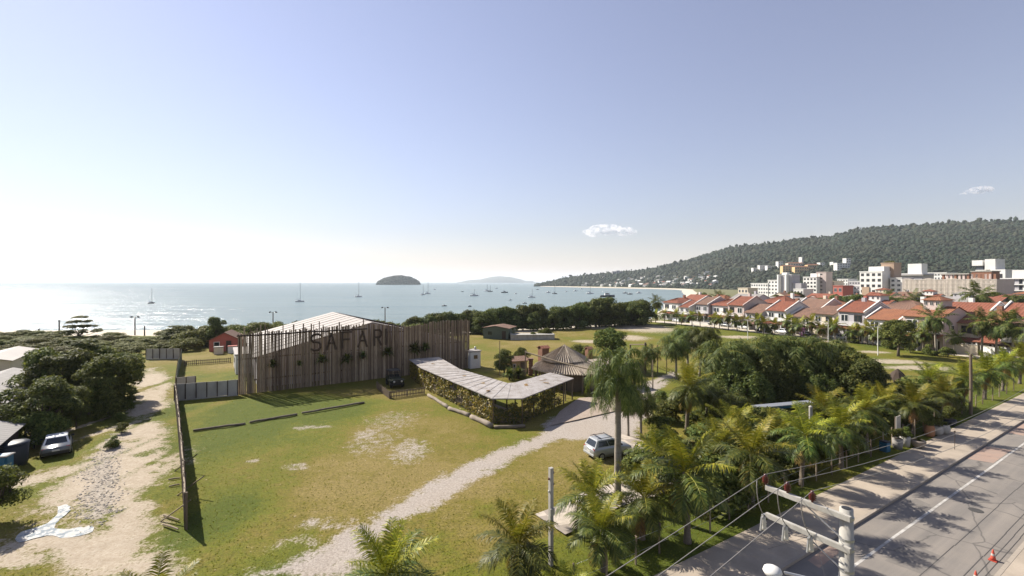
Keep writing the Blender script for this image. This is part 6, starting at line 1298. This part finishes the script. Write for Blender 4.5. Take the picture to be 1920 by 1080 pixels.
# fence posts along the verge
r = random.Random(6); k = 0
for s in (-9.2,-7.2,-5.35,-3.66,-1.7,.26,2.2,4.1,6.1,8.0,10,12,14,16,18.2,20.3,22.5,24.5,26.6,29,31.4,34,36.5,39,41.6,44,46.5,49,52,55,58,61):
    p = RP(s,-3.85+r.gauss(0,.05)); T = thing('fence_post', nth(k)+' slim timber fence post from the near end of the grass verge', 'post', p, r.random(), 'fence posts along the verge'); h = 1.45+r.gauss(0,.08); q = MB()
    q.tube([(0,0,-.1),(r.gauss(0,.02),0,h*.5),(r.gauss(0,.04),r.gauss(0,.03),h)],[.05,.05,.043],7); q.obj('shaft', M['wood_l'] if k%3 else M['wood'], T); q = MB(); q.lathe([(.05,h-.02),(.052,h),(.02,h+.03)],n=7); q.obj('cap', M['wood'], T); k += 1
for j,z in enumerate((.55,1.2)): wire(['lower','upper'][j]+' fence wire strung through the timber posts of the verge', [RP(s,-3.85,z+.02*math.sin(s*2)) for s in np.arange(-9,61,1.4)], .006, 'steel', None, 'fence_wire')
# pole far along the fence, white lamp posts, beach lamps
p = G(1820,777); T = thing('wooden_pole', 'tall weathered wooden pole rising from the fence palms at right', 'pole', p); q = MB(); q.tube([(0,0,-.2),(.03,0,3),(.0,0,6.15)],[.15,.13,.11],8); q.obj('shaft', M['wood'], T); q = MB(); q.box((0,0,5.8),(.08,.5,.08)); q.obj('crosspiece', M['wood_d'], T)
for px,py,h,lab,arm in [(1402,637,4.7,'white lamp post with short arm on the far lawn before the low wall',.9),(1646,666,5.3,'slim white lamp post on the lawn left of the lone tree',0),(1300,634,3.4,'thin white lamp post at the far end of the lawn',.5),(1214,700,0,'',0),(1894,672,6.0,'white lamp post between the tall palms at right',0),(1553,640,5,'white lamp post before the cream houses',.6)]:
    if not h: continue
    T = thing('lamp_post', lab, 'lamp post', G(px,py)); q = MB(); q.tube([(0,0,-.1),(0,0,h)],[.08,.06],8); q.obj('shaft', M['white'], T)
    q = MB(); q.box((-arm*.5,0,h+.03),(max(.3,arm),.14,.08)); q.obj('lamp_head', M['white'], T, bevel=.02)
for i,(px,Y,h,dbl,lab) in enumerate([(253,118,4.7,1,'double headed beach lamp post before the sand strip'),(111,117,4.0,0,'plain dark beach pole at far left'),(271,117,2.5,0,'short dark beach pole right of the double lamp'),(512,126,5.4,1,'double headed beach lamp left of the shed roof'),(722,136,6.1,1,'double headed beach lamp right of the shed roof'),(73,118,1.7,0,'stub of a beach pole at far left'),(1005,148,5.5,0,'thin beach mast behind the dark tree belt')]):
    T = thing('beach_lamp' if dbl else 'beach_pole', lab, 'lamp post' if dbl else 'pole', X(px,Y,-.25)); q = MB(); q.tube([(0,0,0),(0,0,h)],[.16,.12],7); q.obj('shaft', M['wood_d'], T)
    if dbl:
        q = MB(); q.box((0,0,h),(1.5,.1,.1)); q.obj('crossbar', M['steel'], T)
        for sx in (-1,1): q = MB(); q.box((sx*.85,0,h+.05),(.5,.35,.3),M=Matrix.Rotation(sx*.4,3,'Y')); q.obj('floodlight', M['black'], T, bevel=.03)
    else: q = MB(); q.box((0,0,h-.25),(.7,.1,.1)); q.obj('crosspiece', M['wood_d'], T)

# ================================================================ street and garden things
for s,n_,lab in [(9.9,4.98,'orange traffic cone standing on the asphalt at the right edge'),(6.9,5.05,'orange traffic cone cut by the bottom edge of the road')]:
    p = RP(s,n_,-.118); T = thing('traffic_cone', lab, 'traffic cone', p, RA, None, .82); q = MB(); q.boxz(-.19,.19,-.19,.19,0,.035); q.obj('base', M['orange'], T, bevel=.01); q = MB(); q.lathe([(.14,.036),(.11,.2),(.075,.42),(.04,.6),(.02,.66),(.01,.66)],n=16); q.obj('body', M['orange'], T, True); q = MB(); q.lathe([(.099,.30),(.078,.42)],n=16); q.obj('band', M['paintw'], T)
def pot(label, loc, prof, mat, plant, sc, group='pots and tubs along the pavement'):
    T = thing('plant_pot', label, 'plant pot', loc, random.random()*6, group); q = MB(); q.lathe(prof,n=16); q.obj('pot', M[mat], T, True); rt = prof[-1][0]; zt_ = prof[-1][1]; q = MB(); q.lathe([(rt*.8,zt_-.06),(rt*.8,zt_+.003)],n=12); q.obj('soil', M['soil'], T); link('plant', plant, T, (0,0,zt_), 0, (sc,)*3)
barrel = [(.26,0),(.34,.15),(.37,.45),(.36,.75),(.30,.95),(.30,1.0)]; bowl = [(.2,0),(.36,.12),(.48,.35),(.5,.55),(.46,.6)]; vase = [(.22,0),(.4,.2),(.46,.5),(.36,.75),(.3,.8)]
BU = [TREE['bush%d'%i][0] for i in range(3)]
def onn(px, n_): 
    k = (px-CX)/F; c = K+RN*n_; s = (k*c.y-c.x)/(RD.x-k*RD.y); return RP(s,n_,.012)
for px,n_,pr,mt,pl_,sc,lab in [(1743,-3.1,barrel,'terracotta',BU[0],.55,'tall terracotta barrel pot on the pavement edge'),(1757,-2.9,vase,'concrete',BU[1],.5,'grey bellied pot right of the terracotta barrel'),(1770,-2.7,vase,'panelc',ROS[2],.6,'stone coloured pot in front of the grey bellied pot'),(1781,-3.2,bowl,'navy',BU[2],.7,'dark bowl pot with leafy plant furthest along the pavement'),(1722,-2.6,bowl,'stone_log',ROS[2],.5,'pale bowl pot nearest along the pavement'),(1683,-3.4,[(.3,0),(.34,.3),(.36,.8),(.33,.82)],'tin',BU[1],.5,'grey cylindrical tub under the palm by the notice board'),(1697,-3.3,[(.3,0),(.34,.3),(.36,.8),(.33,.82)],'concrete',BU[0],.45,'second grey tub beside the notice board')]:
    pot(lab, onn(px,n_), pr, mt, pl_, sc)
p = onn(1659,-3.7); T = thing('blue_bin', 'blue plastic bin in the shade under the fence palms', 'bin', p, .4); q = MB(); q.prism([(-.27,-.27),(.27,-.27),(.27,.27),(-.27,.27)],0,.75); q.obj('body', M['bluep'], T, bevel=.04); q = MB(); q.boxz(-.3,.3,-.3,.3,.755,.83); q.obj('lid', M['navy'], T, bevel=.03)
p = onn(1684,-4.1); T = thing('notice_board', 'blank grey upright board beside the tubs under the palms', 'board', p, RA); q = MB(); q.boxz(-.45,.45,-.03,.03,.6,2.1); q.obj('panel', M['panelc'], T)
for x in (-.4,.4): q = MB(); q.boxz(x-.04,x+.04,.035,.11,-.1,2.1); q.obj('leg', M['wood'], T)
p = G(1683,738); T = thing('garden_kiosk', 'small dark thatched kiosk on posts in the garden before the far lawn', 'kiosk', p, .4); q = MB(); q.lathe([(1.15,1.75),(1.0,1.9),(.5,2.6),(.06,3.0)],n=10); q.obj('thatch', M['wood_d'], T)
for sx in (-.8,.8):
    for sy in (-.8,.8): q = MB(); q.tube([(sx,sy,0),(sx,sy,1.78)],.06,6); q.obj('post', M['wood'], T)
q = MB(); q.boxz(-.75,.75,-.6,.6,0,.9); q.obj('counter', M['black'], T)
a, b = G(1410,812), G(1522,800); T = thing('garden_awning', 'long narrow blue and white awning under the weeping trees', 'awning', a, math.atan2(b.y-a.y,b.x-a.x)); L = (b-a).length
q = MB(); q.prism([(-.22,2.25),(.22,2.40),(.22,2.44),(-.22,2.29)],0,L,'x'); q.obj('canvas', M['silver'], T); q = MB(); q.boxz(0,L,-.25,-.225,2.02,2.24); q.obj('valance', M['bluep'], T)
for x in (0.05,L*.5,L-.05): q = MB(); q.tube([(x,0,0),(x,0,2.36)],.07,7); q.obj('post', M['white'], T)
p = onn(1520,-7.2); T = thing('white_post', 'stout pale post standing among the palms at the awning end', 'post', p); q = MB(); q.tube([(0,0,-.1),(0,0,3.3)],.13,10); q.obj('shaft', M['concrete'], T); q = MB(); q.lathe([(.13,3.302),(.16,3.33),(.06,3.42)],n=10); q.obj('cap', M['concrete'], T)
p = onn(1790,-.9); T = thing('sapling_stake', 'thin sapling stake standing on the pavement at the right', 'stake', p); q = MB(); q.tube([(0,0,0),(.02,0,1.5)],.02,5); q.obj('shaft', M['wood_d'], T); q = MB(); q.box((0,0,1.45),(.14,.02,.1)); q.obj('tie', M['wood'], T)
# tanks, tarp heap and log by the left edge
p = G(10,880); T = thing('water_tank', 'big dark navy water tank at the left edge', 'water tank', p+Vector((-.2,.6,0)), 0); q = MB(); q.lathe([(.78,0),(.86,.25),(.9,1.5),(.85,1.6)],n=22); q.obj('body', M['navy'], T, True); q = MB(); q.lathe([(.95,1.604),(.95,1.68),(.6,1.76),(.1,1.8)],n=22); q.obj('lid', M['navy'], T, True)
p = G(3,898); T = thing('blue_tank', 'blue plastic tank with pale rim in front of the navy tank', 'tank', p+Vector((-.35,.3,0)), .3); q = MB(); q.boxz(-.5,.5,-.4,.4,0,1.55); q.obj('body', M['bluep'], T, bevel=.12); q = MB(); q.boxz(-.54,.54,-.44,.44,1.45,1.53); q.obj('rim', M['tin'], T, bevel=.03)
A_, B_ = G(-4,934,.12), G(38,887,.12); q = MB(); q.tube([(0,0,0),(B_-A_)*.5,B_-A_],.11,8); tag(q.obj('squared_log', M['wood'], None, loc=A_), 'weathered timber beam lying beside the tanks at left', 'log')
p = G(22,836); bm2 = bmesh.new(); bmesh.ops.create_icosphere(bm2, subdivisions=4, radius=1)
for v in bm2.verts:
    n_ = float(noise2(np.array([v.co.x*1.5+5]), np.array([v.co.y*1.5+v.co.z]), 5, 4, 1.6)[0]); v.co *= .8+.45*n_; v.co.z = max(-.02, v.co.z*.5)
me = bpy.data.meshes.new('tarp_heap'); bm2.to_mesh(me); bm2.free(); M['tarp'] = pm('blue_grey_tarp', (.20,.24,.30), (.10,.125,.16), 2, .6, .4, .03); me.materials.append(M['tarp'])
tag(link('tarp_heap', me, None, p, .3, (1.7,1.2,1.1)), 'crumpled blue grey tarpaulin heap between shed and motorcycle', 'tarpaulin heap')
# palms before the houses
r = random.Random(21); k = 0
for i in range(30):
    u = (i+.5+r.uniform(-.25,.25))/30; px = lerp(1222,1735,u); py = np.interp(px,[1215,1300,1400,1500,1560,1650,1740],[604,612,623,633,639,649,661])
    palm(FARP[i%3], G(px,py)+U*r.uniform(-.6,.9), nth(i)+' short palm from the far end of the side street', 'short palms along the side street', None, r.uniform(.85,1.12), 'street_palm')
for px,py,k_,s_,lab in [(1752,668,1,1.08,'tall palm with round crown in front of the orange roofs'),(1838,673,1,1.0,'left palm of the tall pair beside the red carport roof'),(1864,676,0,1.08,'right palm of the tall pair beside the red carport roof'),(1898,680,1,1.02,'tall palm nearest the right edge on the far lawn'),(1786,668,0,.62,'short bright palm between the tall palms'),(1728,660,0,.55,'short palm beside the lone tree'),(1945,690,0,1.0,'tall palm beyond the right edge of the lawn')]:
    palm(TALLP[k_], G(px,py)+U*.8, lab, None, None, s_, 'tall_palm')
for px,py,s_,lab in [(1232,590,1.0,'tall thin palm standing over the far end of the houses'),(1350,575,1.15,'palm rising behind the far houses left of the wide roof'),(1330,576,.95,'smaller palm behind the far houses'),(1660,575,1.2,'palm in front of the tan tower'),(1712,580,1.2,'palm before the netted building at its left end'),(1836,578,1.5,'palm silhouetted against the netted building'),(1690,590,1.0,'bushy palm between the red roofs in the middle')]:
    p = X(px, {1232:160,1350:165,1330:170,1660:150,1712:160,1836:130,1690:125}[px]); palm(TALLP[k_%2], p, lab, None, None, s_*1.15, 'tall_palm')
for px,py,s_,kk,lab in [(1505,630,1.2,'p','purple flowering shrub before the house with verge bands'),(1480,630,1.3,'l','dark leafy shrub left of the purple flowering shrub'),(1440,627,1.1,'l','rounded shrub in front of the grey house'),(1600,644,1.2,'l','shrub at the street edge by the parked white car'),(1668,655,1.3,'l','shrub behind the lone tree'),(1705,662,1.2,'l','clipped hedge bush at the foot of the white garden wall'),(1745,667,1.2,'l','hedge bush along the cream garden wall'),(1775,670,1.1,'l','hedge bush in the middle of the cream garden wall')]:
    T = tree('bush%d'%random.randrange(3), G(px,py)+U*.6, lab, 'shrub', 'shrub', None, s_)
    if kk == 'p':
        me = T.children[0].data.copy(); me.materials.clear(); me.materials.append(M['leaf_p']); T.children[0].data = me; T['category'] = 'flowering shrub'
# ================================================================ haze: one closed box of thin air
hz_ = MB(); hz_.boxz(-19500, 19500, -450, 20000, -4.2, 235)
t = NT('haze_air'); t.t.nodes.remove(t.p)
vol = t.n('ShaderNodeVolumePrincipled'); vol.inputs['Color'].default_value = (.86,.93,1,1); vol.inputs['Density'].default_value = 8e-5; vol.inputs['Anisotropy'].default_value = .08
t.l(vol.outputs[0], t.out.inputs['Volume'])
hzo = hz_.obj('haze', t.m); struct(hzo, 'stuff'); hzo['label'] = 'thin pale sea haze over the bay'; hzo['category'] = 'haze'
